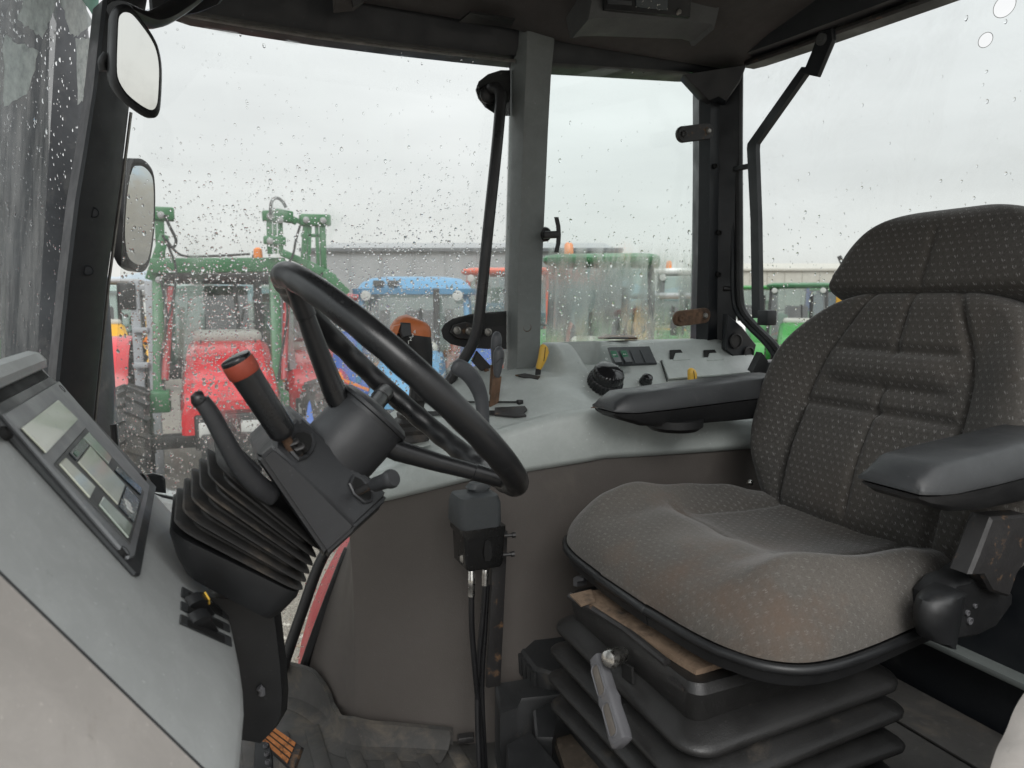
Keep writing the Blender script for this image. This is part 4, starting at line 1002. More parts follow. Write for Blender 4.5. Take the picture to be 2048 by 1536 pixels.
rotary('rotary_knob', 'large ribbed black rotary knob on the grey side console', 1208, 770, 0.0345, 0.046, 26, 0)
rotary('rotary_knob', 'small black rotary knob beside the large one on the console', 1290, 766, 0.0125, 0.022, 14, 0)
ca = ppx(1205, 772)
for k in range(7):
    an = R(200 - 22 * k); p = ca + (PX * math.cos(an) + PU * math.sin(an)) * 0.047 + PN * 0.0010
    b = MB(); dd = (PX * math.cos(an) + PU * math.sin(an)); b.bar(p - dd * 0.0022, p + dd * 0.0022, 0.0012, 0.0006, ref=PN); b.build('tick', M['white_mark'], rc)
letters('M', 0.008, ppx(1168, 787, 0.001), PX, PU, M['white_mark'], rc, 'marking')
for k in range(5):
    an = R(190 - 30 * k); p = ppx(1290, 768) + (PX * math.cos(an) + PU * math.sin(an)) * 0.021 + PN * 0.0010
    b = MB(); dd = (PX * math.cos(an) + PU * math.sin(an)); b.bar(p - dd * 0.0016, p + dd * 0.0016, 0.001, 0.0006, ref=PN); b.build('tick', M['white_mark'], rc)

# slots for the levers in the console top
for pp, m in (((838, 806), (1035, 806)), 'black'), (((838, 829), (1045, 827)), 'black'):
    a_ = cpx(*pp[0], 0.002); c_ = cpx(*pp[1], 0.002)
    nseg = 8; pts = [cpx(lerp(pp[0][0], pp[1][0], i / nseg), lerp(pp[0][1], pp[1][1], i / nseg), 0.0015) for i in range(nseg + 1)]
    b = MB(); wd_ = 0.004 if pp[0][1] < 820 else 0.011
    b.sheet([[p + V((0, -wd_, -0.30 * wd_ + 0.001)), p + V((0, wd_, 0.30 * wd_ + 0.001))] for p in pts]); so = b.build('lever_slot', M['dark_hole'], rc)
c = cpx(1040, 806, 0.002); b = MB(); b.box(c, (0.012, 0.012, 0.010), bev=0.002); b.build('slot_stop', M['black'], rc)
c = cpx(1030, 826, 0.002); b = MB(); b.prism([cpx(px, py, 0.003) for px, py in ((990, 820), (1050, 817), (1055, 824), (1048, 830), (1053, 836), (1030, 838), (990, 834))], (0, 0, 0.003)); b.build('slot_plate', M['rust_black'], rc)

# yellow levers
def yellow_lever(lab, base, top0, top1, yb, yt):
    t = thing('yellow_lever', lab, 'lever', at(*base, y=yb))
    A = at(*base, y=yb); B = at(*top0, y=yt); C_ = at(*top1, y=yt)
    b = MB(); b.bar(A - V((0, 0, 0.02)), B, 0.012, 0.004, ref=(0, 1, 0)); b.build('shaft', M['rust_black'], t)
    d_ = (C_ - B); ln_ = d_.length; d_.normalize(); sd = V((0, 1, 0)).cross(d_).normalized()
    rg = []
    for f_, wd_, th_, of in ((0.0, 0.012, 0.010, 0), (0.10, 0.016, 0.014, 0), (0.45, 0.021, 0.017, 0.002), (0.75, 0.024, 0.019, 0.001), (0.92, 0.019, 0.016, -0.002), (1.0, 0.008, 0.007, -0.004)):
        c = B + d_ * (ln_ * f_) + sd * of; rg.append([c + sd * (wd_ / 2 * math.cos(2*math.pi*k/14)) + V((0, 1, 0)) * (th_ / 2 * math.sin(2*math.pi*k/14)) for k in range(14)])
    b = MB(); b.rings(rg); g = b.build('grip', M['yellow'], t, sharp=70)
    b = MB(); b.tube([B + d_ * (ln_ * f_) + sd * (0.003 * math.sin(f_ * 5)) + V((0, -th_ / 2, 0)) for f_, th_ in ((0.35, 0.0175), (0.55, 0.0185), (0.75, 0.0195), (0.9, 0.017))], 0.0008, 5); b.build('seam', M['black'], g)
    return t
yellow_lever('yellow handled lever standing at the foot of the grey pillar', (1073, 752), (1077, 738), (1091, 690), 1.43, 1.425)
yellow_lever('yellow lever tip showing above the far armrest', (1380, 800), (1381, 784), (1385, 736), 1.30, 1.30)
b = MB(); b.prism([cpx(px, py, 0.001) for px, py in ((1030, 752), (1050, 749), (1080, 755), (1076, 760), (1048, 757))], (0, 0, 0.002)); b.build('lever_gaiter', M['rust_black'], rc)

# grey curved hand lever and the two slim ones
def hand_lever():
    t = thing('hand_lever', 'large grey curved hand lever on the console behind the steering wheel', 'lever', at(968, 900, y=1.275))
    path = curve([at(966, 905, y=1.275), at(966, 850, y=1.275), at(963, 800, y=1.275), at(950, 765, y=1.272), at(930, 742, y=1.268), at(905, 730, y=1.265)], 8)
    n_ = len(path); rg = []
    for i, p in enumerate(path):
        f_ = i / (n_ - 1); T_ = (path[min(n_ - 1, i + 1)] - path[max(0, i - 1)]).normalized(); sd = V((0, 1, 0)).cross(T_).normalized()
        wd_ = interp(f_, [(0, 0.024), (0.35, 0.026), (0.6, 0.032), (0.85, 0.034), (0.95, 0.030), (1.0, 0.016)]); th_ = interp(f_, [(0, 0.018), (0.4, 0.020), (0.7, 0.024), (0.95, 0.02), (1, 0.010)])
        rg.append([p + sd * (wd_ / 2 * math.copysign(abs(math.cos(2*math.pi*k/16)) ** 0.75, math.cos(2*math.pi*k/16))) + V((0, 1, 0)) * (th_ / 2 * math.copysign(abs(math.sin(2*math.pi*k/16)) ** 0.75, math.sin(2*math.pi*k/16))) for k in range(16)])
    b = MB(); b.rings(rg); b.build('grip', M['lever_grey'], t, sharp=60)
    b = MB(); b.tube([at(966, 878, y=1.275), at(967, 918, y=1.275)], 0.006, 10); b.build('shaft', M['rust_black'], t)
hand_lever()
def slim_lever(lab, tip, neck, foot, yy):
    t = thing('slim_lever', lab, 'lever', at(*foot, y=yy), group='slim grey console levers')
    A, B, C_ = at(*foot, y=yy), at(*neck, y=yy), at(*tip, y=yy)
    b = MB(); b.bar(A, B, 0.019, 0.005, ref=(0, 1, 0)); b.build('shaft', M['rust'], t)
    d_ = C_ - B; ln_ = d_.length; d_.normalize(); sd = V((0, 1, 0)).cross(d_).normalized(); rg = []
    for f_, wd_, th_, of in ((-0.05, 0.012, 0.010, 0), (0.15, 0.018, 0.014, 0.0), (0.5, 0.024, 0.018, 0.0), (0.8, 0.024, 0.018, 0), (0.95, 0.016, 0.013, 0), (1.0, 0.006, 0.006, 0)):
        c = B + d_ * (ln_ * f_) + sd * of; rg.append([c + sd * (wd_ / 2 * math.cos(2*math.pi*k/14)) + V((0, 1, 0)) * (th_ / 2 * math.sin(2*math.pi*k/14)) for k in range(14)])
    b = MB(); b.rings(rg); g = b.build('grip', M['lever_grey'], t, sharp=70)
    b = MB(); b.tube([B + d_ * (ln_ * f_) + sd * (w_) + V((0, -0.0088, 0)) for f_, w_ in ((0.45, -0.008), (0.6, 0.0), (0.62, 0.008))], 0.0007, 5); b.build('seam', M['black'], g)
slim_lever('slim grey lever with rusty shaft, the taller and farther of two', (994, 663), (990, 730), (986, 815), 1.40)
slim_lever('slim grey lever with rusty shaft, the shorter and nearer of two', (999, 693), (994, 752), (984, 838), 1.36)

# orange-topped joystick with its gaiter
js = thing('shift_joystick', 'black joystick grip with orange top seen through the steering wheel', 'joystick', at(812, 870, y=1.36))
def jp(px, py, k=0.0): return at(px, py, y=1.33 + k)
rg = []
for (xl, xr, py, th_) in ((818, 855, 800, 0.018), (822, 862, 760, 0.022), (818, 863, 725, 0.025), (805, 863, 700, 0.027), (793, 862, 682, 0.029), (784, 860, 668, 0.030), (784, 858, 657, 0.030)):
    A, B = jp(xl, py), jp(xr, py + (8 if py < 690 else 0)); c = (A + B) / 2; hx = (B - A) / 2
    rg.append([c + hx * math.copysign(abs(math.cos(2*math.pi*k/20)) ** 0.8, math.cos(2*math.pi*k/20)) + V((0, th_ * math.copysign(abs(math.sin(2*math.pi*k/20)) ** 0.8, math.sin(2*math.pi*k/20)), 0)) for k in range(20)])
b = MB(); b.rings(rg); jb = b.build('grip', M['black'], js, sharp=70)
rg = []
for (xl, xr, py, th_, tl) in ((780, 860, 664, 0.0305, 10), (782, 860, 652, 0.031, 12), (790, 858, 640, 0.029, 14), (800, 852, 632, 0.022, 14), (812, 840, 629, 0.010, 12)):
    A, B = jp(xl, py), jp(xr, py + tl); c = (A + B) / 2; hx = (B - A) / 2
    rg.append([c + hx * math.copysign(abs(math.cos(2*math.pi*k/20)) ** 0.8, math.cos(2*math.pi*k/20)) + V((0, th_ * math.copysign(abs(math.sin(2*math.pi*k/20)) ** 0.8, math.sin(2*math.pi*k/20)), 0)) for k in range(20)])
b = MB(); b.rings(rg); b.build('top_shell', M['orange'], js, sharp=60)
b = MB(); b.prism([jp(px, py, -0.0295) for px, py in ((781, 672), (790, 652), (802, 648), (797, 664), (786, 690), (779, 692))], (0, 0.02, 0), bev=0.002); b.build('side_shell', M['orange'], js)
b = MB(); b.prism([jp(px, py, -0.032) for px, py in ((803, 645), (822, 646), (825, 672), (806, 676), (800, 664))], (0, 0.012, 0), bev=0.003); b.build('button', M['switch'], js)
for i, ch in enumerate('4321'):
    letters(ch, 0.010, jp(829 - i * 4, 664 + i * 7, -0.0335), (1, 0, 0), (0, -0.0, 1), M['white_mark'], js, 'number')
b = MB(); rg = []
for i, (py, hw_, g) in enumerate(((880, 42, 0), (872, 42, 0), (866, 36, 0), (858, 40, 0), (850, 32, 0), (842, 36, 0), (834, 27, 0), (826, 30, 0), (815, 18, 0), (796, 16, 0))):
    c = at(812 + (880 - py) * 0.25, py, y=1.345); w_ = hw_ / FPX * 1.4
    rg.append([c + V((u_, v_, 0)) for u_, v_ in rrect(2 * w_, 1.6 * w_, w_ * 0.4, 4)])
b.rings(rg); b.build('gaiter', M['rubber'], js, sharp=50)
b = MB(); b.prism([at(px, py, y=1.33) for px, py in ((770, 905), (800, 893), (858, 880), (862, 890), (810, 905), (778, 916))], (0, 0.05, 0.01), bev=0.003); b.build('base_plate', M['console'], js)

# tall bent grab tube on the door
gtb = thing('grab_tube', 'long bent black tube running down inside the door glass', 'tube', at(960, 640, y=1.50))
path = curve([at(978, 190, y=1.535), at(984, 176, y=1.51), at(998, 182, y=1.495), at(1001, 205, y=1.49), at(994, 290, y=1.485), at(975, 470, y=1.485), at(960, 620, y=1.49), at(948, 680, y=1.495), at(925, 722, y=1.505), at(880, 790, y=1.52), at(800, 905, y=1.55), at(700, 1040, y=1.58), at(645, 1115, y=1.59), at(600, 1235, y=1.59), at(562, 1345, y=1.59)], 6)
b = MB(); b.tube(path, 0.0125, 14); b.build('pipe', M['tube'], gtb)
b = MB(); b.lathe(at(976, 190, y=1.522), (0, -1, 0), [(0.02, -0.006), (0.02, 0.004), (0.015, 0.008), (0.012, 0.010)], 22); b.build('flange', M['tube'], gtb)
b = MB(); b.prism([at(px, py, y=1.50) for px, py in ((955, 702), (985, 735), (984, 752), (972, 752), (945, 722))], (0, 0.012, 0), bev=0.002); cp = b.build('clamp_plate', M['rust_black'], gtb)
b = MB(); b.lathe(at(973, 742, y=1.497), (0, -1, 0), [(0.006, -0.002), (0.006, 0.004), (0.003, 0.006)], 8); b.build('bolt', M['rust'], cp)

# pilot valve with hoses on its post
pv = thing('hydraulic_joystick_valve', 'black hydraulic valve block with rubber cap and hoses before the brown wall', 'valve', at(990, 1380, y=1.14))
def vp(px, py, k=0.0): return at(px, py, y=1.12 + k)
def vring(xl, xr, py, dep, r=0.012, k=0.0):
    A, B = vp(xl, py, k), vp(xr, py, k); c = (A + B) / 2 + V((0, dep / 2, 0)); ln_ = (B - A).length
    return [c + V((u_, v_, 0)) for u_, v_ in rrect(ln_, dep, r, 4)]
b = MB(); b.rings([vring(924, 1004, 1058, 0.07), vring(920, 1006, 1050, 0.072), vring(921, 1005, 1010, 0.07), vring(924, 1000, 996, 0.066, 0.014), vring(936, 988, 989, 0.045, 0.014, 0.01), vring(945, 980, 984, 0.03, 0.012, 0.02), vring(940, 986, 978, 0.034, 0.012, 0.018), vring(946, 980, 968, 0.026, 0.01, 0.02)]); b.build('rubber_cap', M['cap_rubber'], pv)
b = MB(); b.rings([vring(938, 1002, 1138, 0.06, 0.004, 0.004), vring(932, 1006, 1132, 0.064, 0.004, 0.002), vring(930, 1010, 1075, 0.066, 0.004), vring(926, 1012, 1068, 0.07, 0.004), vring(926, 1012, 1057, 0.07, 0.004)]); vb = b.build('valve_block', M['valve'], pv, sharp=30)
b = MB(); b.prism([vp(px, py, -0.001) for px, py in ((970, 1082), (976, 1080), (982, 1084), (984, 1110), (980, 1122), (970, 1122), (967, 1108))], (0, -0.0015, 0)); b.build('cast_recess', M['dark_hole'], vb)
for px, py in ((925, 1078), (923, 1117)):
    b = MB(); c = vp(px, py, 0.02); b.lathe(c + V((0.008, 0, 0)), V((-0.8, -0.6, 0)), [(0.0085, 0), (0.0085, 0.008), (0.004, 0.0095)], 6); b.build('bolt', M['dull_steel'], vb)
for px, py in ((1017, 1070), (1015, 1108)):
    b = MB(); c = vp(px, py, 0.03); b.lathe(c - V((0.012, 0, 0)), V((1, -0.2, 0)), [(0.0035, 0), (0.0035, 0.018), (0.0055, 0.018), (0.0055, 0.024)], 8); b.build('stud', M['rust_black'], vb)
for (x0, y0, y1, x1, k) in ((943, 1140, 1192, 943, 0.015), (971, 1138, 1170, 970, 0.03)):
    b = MB(); A, B = vp(x0, y0, k), vp(x1, y1, k); d_ = (B - A).normalized(); ln_ = (B - A).length
    b.lathe(A, d_, [(0.005, 0), (0.0062, 0.002), (0.0062, ln_ * 0.3), (0.0068, ln_ * 0.32), (0.0068, ln_ * 0.62), (0.0062, ln_ * 0.64), (0.0062, ln_), (0.0045, ln_ + 0.001)], 14); b.build('crimp_fitting', M['steel'], pv)
b = MB(); b.tube(curve([vp(943, 1190, 0.015), vp(944, 1260, 0.015), vp(952, 1360, 0.02), vp(962, 1460, 0.03), vp(968, 1560, 0.03)], 6), 0.0052, 10); b.build('hose', M['hose'], pv)
b = MB(); b.tube(curve([vp(970, 1168, 0.03), vp(966, 1230, 0.03), vp(957, 1330, 0.03), vp(955, 1430, 0.02), vp(960, 1560, 0.0)], 6), 0.0052, 10); b.build('hose', M['hose'], pv)
b = MB(); b.tube(curve([vp(975, 1170, 0.05), vp(970, 1260, 0.045), vp(964, 1380, 0.04), vp(972, 1560, 0.03)], 6), 0.0048, 10); b.build('hose', M['hose'], pv)
b = MB(); b.bar(vp(1000, 1062, 0.055), vp(986, 1372, 0.055), 0.028, 0.010, ref=(0, 1, 0), bev=0.002); b.build('post', M['rust_black'], pv)

# ================================================================== DRIVER'S SEAT
def pad(name, parent, o, along, nrm, L, hw, thick, er, extra, m, nu=72, nl=84, wear=None, uvo=(0, 0), tail=0.35, l0=0.0):
    """upholstered pad: outline half-width hw(l) along 'along', rounded edge radius er(l,u), relief extra(y,l)"""
    o, along, nrm = V(o), V(along).normalized(), V(nrm).normalized()
    G = []; W_ = []; UVs = []
    for i in range(nl + 1):
        wv = i / nl
        l_ = l0 + (L - l0) * (0.5 - 0.5 * math.cos(math.pi * wv)) if tail else L * wv
        rowp, roww, rowu = [], [], []
        h_ = hw(l_)
        for k in range(nu + 1):
            u_ = -math.cos(math.pi * k / nu) if True else -1 + 2 * k / nu
            u_ = lerp(-1 + 2 * k / nu, u_, 0.6)
            y_ = u_ * h_
            r_ = er(l_, u_)
            qa = min(1.0, max(0.0, (h_ - abs(y_)) / r_)); qb = min(1.0, max(0.0, min(L - l_, l_ - l0) / r_))
            q_ = min(qa, qb); hgt = thick * math.sqrt(max(0.0, 1 - (1 - qa) ** 2)) * math.sqrt(max(0.0, 1 - (1 - qb) ** 2))
            hgt += extra(y_, l_, h_) * smoothstep(0, 1, qa) * smoothstep(0, 1, qb)
            rowp.append(o + along * l_ + V((0, y_, 0)) + nrm * hgt)
            roww.append(wear(y_, l_, hgt) if wear else 0.0); rowu.append((y_ + uvo[0], l_ + uvo[1]))
        G.append(rowp); W_.append(roww); UVs.append(rowu)
    mk, mi_ = nu // 2, nl // 2                      # fabric coordinates follow the surface
    for i in range(nl + 1):
        acc = 0.0; UVs[i][mk] = [uvo[0], 0]
        for k in range(mk + 1, nu + 1): acc += (G[i][k] - G[i][k - 1]).length; UVs[i][k] = [acc + uvo[0], 0]
        acc = 0.0
        for k in range(mk - 1, -1, -1): acc -= (G[i][k] - G[i][k + 1]).length; UVs[i][k] = [acc + uvo[0], 0]
    cum = [0.0] * (nl + 1)                          # length along the middle and a quarter line, averaged
    for k in (mk, nu // 4, 3 * nu // 4):
        acc = 0.0
        for i in range(1, nl + 1): acc += (G[i][k] - G[i - 1][k]).length; cum[i] += acc / 3
    for i in range(nl + 1):
        for k in range(nu + 1): UVs[i][k][1] = cum[i] + uvo[1]
    b = MB(); b.sheet(G, uv=lambda a, c: UVs[min(a, nl)][min(c, nu)])
    # closed underside
    bt = [[p - nrm * 0.0 for p in r] for r in G]
    wl = b.bm.verts.layers.float.new('wear'); b.bm.verts.ensure_lookup_table(); idx = 0
    for r in W_:
        for w_ in r: b.bm.verts[idx][wl] = w_; idx += 1
    return b.build(name, m, parent, sharp=75)
gauss = lambda d, s: math.exp(-(d / s) ** 2)

seat = thing('driver_seat', 'charcoal fleck upholstered driver seat on rubber bellows suspension', 'seat', (0.8, 0.85, 0.18))
# cushion
CO = V((1.055, 0.85, 0.462)); CA = V((-1, 0, 0.035)).normalized(); CN = V((0.035, 0, 1)).normalized()
chw = lambda l: cinterp(l, [(0.0, 0.200), (0.06, 0.222), (0.20, 0.246), (0.32, 0.266), (0.40, 0.270), (0.445, 0.254), (0.475, 0.216), (0.492, 0.15), (0.498, 0.06)])
def c_extra(y, l, h):
    u = abs(y) / 0.25
    bol = 0.027 * smoothstep(0.45, 0.85, u) * smoothstep(0.02, 0.16, l) * (1 - 0.45 * smoothstep(0.36, 0.50, l))
    dip = -0.020 * gauss(u, 0.6) * smoothstep(0.02, 0.12, l) * (1 - smoothstep(0.26, 0.36, l))
    thigh = 0.012 * gauss(l - 0.36, 0.06) * (1 - 0.4 * gauss(u, 0.25))
    seam = -0.006 * gauss(abs(y) - 0.125 - 0.02 * l, 0.006) * smoothstep(0.02, 0.08, l) * (1 - smoothstep(0.24, 0.30, l)) - 0.005 * gauss(l - 0.30 - 0.15 * (u * 0.5) ** 2, 0.008) * (1 - smoothstep(0.5, 0.65, u))
    wr = 0.0015 * math.sin(y * 60 + l * 25) * math.sin(l * 34 + y * 12)
    return bol + dip + thigh + seam + wr
def c_wear(y, l, h):
    return min(1.0, 0.25 + 0.75 * smoothstep(0.12, 0.34, l) * 0.9 + 0.35 * smoothstep(0.5, 0.9, abs(y) / 0.25) * smoothstep(0.1, 0.3, l) - 0.18 * gauss(abs(y) - 0.07, 0.07) * gauss(l - 0.14, 0.09))
pad('seat_cushion', seat, CO, CA, CN, 0.50, chw, 0.066, lambda l, u: lerp(0.05, 0.092, smoothstep(0.22, 0.42, l)), c_extra, M['fabric'], 96, 110, c_wear)
# seat pan with a rounded plastic edge
outl = []
for i in range(61):
    l_ = 0.5 * (0.5 - 0.5 * math.cos(math.pi * i / 60)); outl.append((l_, chw(l_)))
outl = [(l_, h_ + 0.004) for l_, h_ in outl]
loop_ = [CO + CA * (l_ + 0.003 * (l_ > 0.48)) + V((0, h_, 0)) for l_, h_ in outl] + [CO + CA * (l_ + 0.003 * (l_ > 0.48)) + V((0, -h_, 0)) for l_, h_ in outl[::-1]]
b = MB(); b.tube([p - CN * 0.007 for p in loop_[4:-4]], 0.0062, 10); b.build('pan_edge', M['black'], seat)
b = MB(); rg = []
for k, (gsh, dz) in enumerate(((1.0, -0.006), (0.98, -0.03), (0.80, -0.055))):
    c = CO + CA * 0.26; rg.append([c + (p - c) * gsh + V((0, 0, dz)) for p in loop_])
b.rings(rg); b.build('seat_pan', M['armrest_low'], seat)

# backrest and head pad
BB = V((math.sin(R(19)), 0, math.cos(R(19)))); BN = V((-math.cos(R(19)), 0, math.sin(R(19)))); BO = V((1.045, 0.836, 0.475))
bhw = lambda l: cinterp(l, [(-0.01, 0.16), (0.03, 0.222), (0.08, 0.258), (0.15, 0.284), (0.20, 0.290)]) if l < 0.2 else 0.290 * max(0.0, 1 - ((l - 0.2) / 0.2652) ** 2.7) ** 0.45 + 0.002
def b_extra(y, l, h):
    u = abs(y)
    bol = 0.030 * smoothstep(0.13, 0.22, u) * smoothstep(0.03, 0.12, l) * (1 - smoothstep(0.30, 0.44, l))
    edge_seam = -0.011 * gauss(u - cinterp(l, [(0.0, 0.150), (0.15, 0.150), (0.30, 0.142), (0.40, 0.10), (0.46, 0.07)]), 0.007)
    inside = 1 - smoothstep(0.135, 0.15, u)
    cen = -0.009 * gauss(y, 0.006) * inside * (1 - gauss(l - 0.300, 0.030)) * smoothstep(0.02, 0.06, l)
    h1 = -0.012 * gauss(l - 0.225, 0.008) * inside
    h2 = (-0.010 * gauss(l - 0.335, 0.008) - 0.008 * gauss(l - 0.268, 0.008) + 0.010 * gauss(l - 0.30, 0.022)) * inside * (1 - smoothstep(0.09, 0.13, u))
    lum = 0.014 * gauss(l - 0.13, 0.09) * inside
    return bol + edge_seam + cen + h1 + h2 + lum
pad('backrest', seat, BO, BB, BN, 0.465, bhw, 0.078, lambda l, u: 0.060, b_extra, M['fabric'], 120, 130, lambda y, l, h: 0.10 + 0.35 * smoothstep(0.16, 0.25, abs(y)) * smoothstep(0.3, 0.1, l) * 0 + 0.45 * smoothstep(0.17, 0.27, -y), uvo=(0.004, 0.003), l0=-0.01)
HO = BO + BB * 0.436 + BN * 0.006 + V((0, -0.010, 0))
hhw = lambda l: cinterp(l, [(0.0, 0.190), (0.012, 0.202), (0.035, 0.208)]) if l < 0.035 else 0.208 * max(0.0, 1 - ((l - 0.035) / 0.1375) ** 2.5) ** 0.42 + 0.002
def h_extra(y, l, h):
    return -0.006 * gauss(y - 0.0, 0.006) * (1 - smoothstep(0.10, 0.14, l)) + 0.004 * math.sin(l * 40) * smoothstep(0.05, 0.15, abs(y))
pad('head_pad', seat, HO, BB, BN, 0.172, hhw, 0.072, lambda l, u: lerp(0.016, 0.052, smoothstep(0.0, 0.07, l)), h_extra, M['fabric'], 90, 84, lambda y, l, h: 0.04, uvo=(0.004, 0.471))
# hard back shell
def shell_ring(k, off): return [BO + BB * l_ + V((0, s_ * bhw(l_) * k, 0)) + BN * off for s_, ls_ in ((1, [0.0, 0.05, 0.1, 0.15, 0.2, 0.25, 0.3, 0.35, 0.4, 0.44]), (-1, [0.44, 0.4, 0.35, 0.3, 0.25, 0.2, 0.15, 0.1, 0.05, 0.0])) for l_ in ls_]
b = MB(); b.rings([shell_ring(0.99, 0.006), shell_ring(0.98, -0.02), shell_ring(0.86, -0.045)]); b.build('back_shell', M['armrest_low'], seat)
b = MB(); b.rings([[HO + BB * l_ + V((0, s_ * hhw(l_) * k, 0)) + BN * off for s_, ls_ in ((1, [0.0, 0.04, 0.08, 0.12, 0.15]), (-1, [0.15, 0.12, 0.08, 0.04, 0.0])) for l_ in ls_] for k, off in ((0.99, 0.006), (0.9, -0.03))]); b.build('head_shell', M['armrest_low'], seat)
b = MB(); c = at(1500, 965, y=1.10); b.lathe(c, (-0.5, -0.8, 0.2), [(0.006, -0.01), (0.006, 0.004), (0.004, 0.007), (0.002, 0.008)], 14); b.build('back_bolt', M['steel'], seat)

# armrests: padded upper shell over a black lower shell
def armrest(lab, near):
    if near:
        yy = 0.575; y0 = 0.52; y1 = 0.628; xs_ = at(1775, 940, y=yy).x
    else:
        yy = 1.12; y0 = 1.072; y1 = 1.172; xs_ = at(1207, 805, y=yy).x
    up_, lo_ = [], []
    zt = (lambda x: lerp(0.708, 0.742, min(1, (x - xs_) / 0.42))) if near else (lambda x: lerp(0.728, 0.750, min(1, (x - xs_) / 0.36)))
    zs = lambda x: zt(x) - interp(x - xs_, [(0, 0.028), (0.04, 0.034), (0.2, 0.038), (0.4, 0.040)])
    zb = lambda x: zs(x) - interp(x - xs_, [(0, 0.006), (0.03, 0.020), (0.08, 0.032), (0.25, 0.042), (0.4, 0.044)])
    yc = (y0 + y1) / 2
    for dx, top, wid in ((0.0, 0.010, 0.76), (0.006, 0.018, 0.82), (0.030, 0.995, 0.90), (0.05, 1.0, 0.95), (0.12, 1.0, 1.0), (0.30, 1.0, 1.0), (0.40, 0.98, 0.96)):
        x = xs_ + dx; hwd = (y1 - y0) / 2 * wid; za, zb_ = zs(x), zt(x)
        zt_ = lerp(za, zb_, top) if dx else lerp(za, zb_, 0.42)
        if dx == 0.006: zt_ = lerp(za, zb_, 0.58)
        kx = 0.66
        up_.append([V((x, yc - hwd, za)), V((x, yc - hwd, za + 0.004)), V((x + 0.002, yc - hwd * kx - 0.006, zt_ - 0.004)), V((x + 0.002, yc - hwd * kx, zt_)), V((x + 0.002, yc + hwd * kx, zt_)), V((x + 0.002, yc + hwd * kx + 0.006, zt_ - 0.004)), V((x, yc + hwd, za + 0.004)), V((x, yc + hwd, za))])
    for dx, wid in ((0.004, 0.72), (0.02, 0.80), (0.06, 0.88), (0.12, 0.93), (0.30, 0.93), (0.40, 0.9)):
        x = xs_ + dx; hwd = (y1 - y0) / 2 * wid
        lo_.append([V((x, yc - hwd, zs(x) - 0.003)), V((x, yc - hwd * 0.95, lerp(zs(x), zb(x), 0.7))), V((x, yc - hwd * 0.75, zb(x))), V((x, yc + hwd * 0.75, zb(x))), V((x, yc + hwd * 0.95, lerp(zs(x), zb(x), 0.7))), V((x, yc + hwd, zs(x) - 0.003))])
    b = MB(); b.rings(up_); ar = b.build('armrest', M['armrest'], seat, sharp=46, label=lab)
    b = MB(); b.rings(lo_); b.build('lower_shell', M['armrest_low'], ar, sharp=40)
    if not near:
        b = MB(); c = V((xs_ + 0.155, yc - 0.01, zb(xs_ + 0.155))); b.lathe(c, (0, 0, -1), [(0.055, -0.01), (0.055, 0.004), (0.045, 0.012), (0.01, 0.013)], 28); b.build('adjust_wheel', M['armrest_low'], ar)
        b = MB(); b.lathe(V((xs_ + 0.375, y0 - 0.006, zs(xs_ + 0.37) - 0.012)), (0, -1, 0), [(0.036, -0.02), (0.036, 0.004), (0.030, 0.008), (0.01, 0.009)], 28); b.build('pivot_cap', M['armrest_low'], ar)
    return ar
armrest('near grey armrest pad', True)
armrest('far black armrest', False)
# near side bracket: arm post, angled cover, tilt knob
b = MB(); b.prism([at(px, py, y=0.555) for px, py in ((1985, 1035), (2060, 1030), (2060, 1110), (2036, 1150), (2020, 1195), (1985, 1185), (1965, 1150), (1940, 1150), (1956, 1110))], (0, 0.03, 0), bev=0.004); b.build('arm_post', M['rust_black'], seat)
b = MB(); b.prism([at(px, py, y=0.572) for px, py in ((1910, 1168), (1938, 1160), (1958, 1142), (1968, 1143), (2030, 1190), (2028, 1208), (1996, 1255), (1960, 1275), (1900, 1284), (1878, 1270), (1884, 1200))], (0, 0.045, 0), bev=0.006); br_ = b.build('side_bracket', M['armrest_low'], seat)
for px, py, r0 in ((1940, 1242, 0.005), (1935, 1226, 0.004), (1950, 1212, 0.003)):
    b = MB(); b.lathe(at(px, py, y=0.571), (0, -1, 0), [(r0, -0.002), (r0, 0.0015), (r0 * 0.7, 0.002), (r0 * 0.6, -0.001)], 14); b.build('rivet', M['handle_grey'], br_)
kc = at(1868, 1235, y=0.575)
b = MB(); rg = []
for k, (xl, xr) in enumerate(((1895, 1908), (1862, 1912), (1845, 1914), (1838, 1912), (1838, 1905), (1848, 1898), (1868, 1888))):
    py = (1176, 1186, 1200, 1222, 1250, 1276, 1284)[k]
    A = at(xl, py, y=0.565); B = at(xr, py, y=0.565); c = (A + B) / 2; hx = (B - A) / 2
    rg.append([c + hx * math.cos(2*math.pi*j/14) + V((0, 0.022 * math.sin(2*math.pi*j/14), 0)) for j in range(14)])
b.rings(rg); b.build('tilt_knob', M['black'], seat)
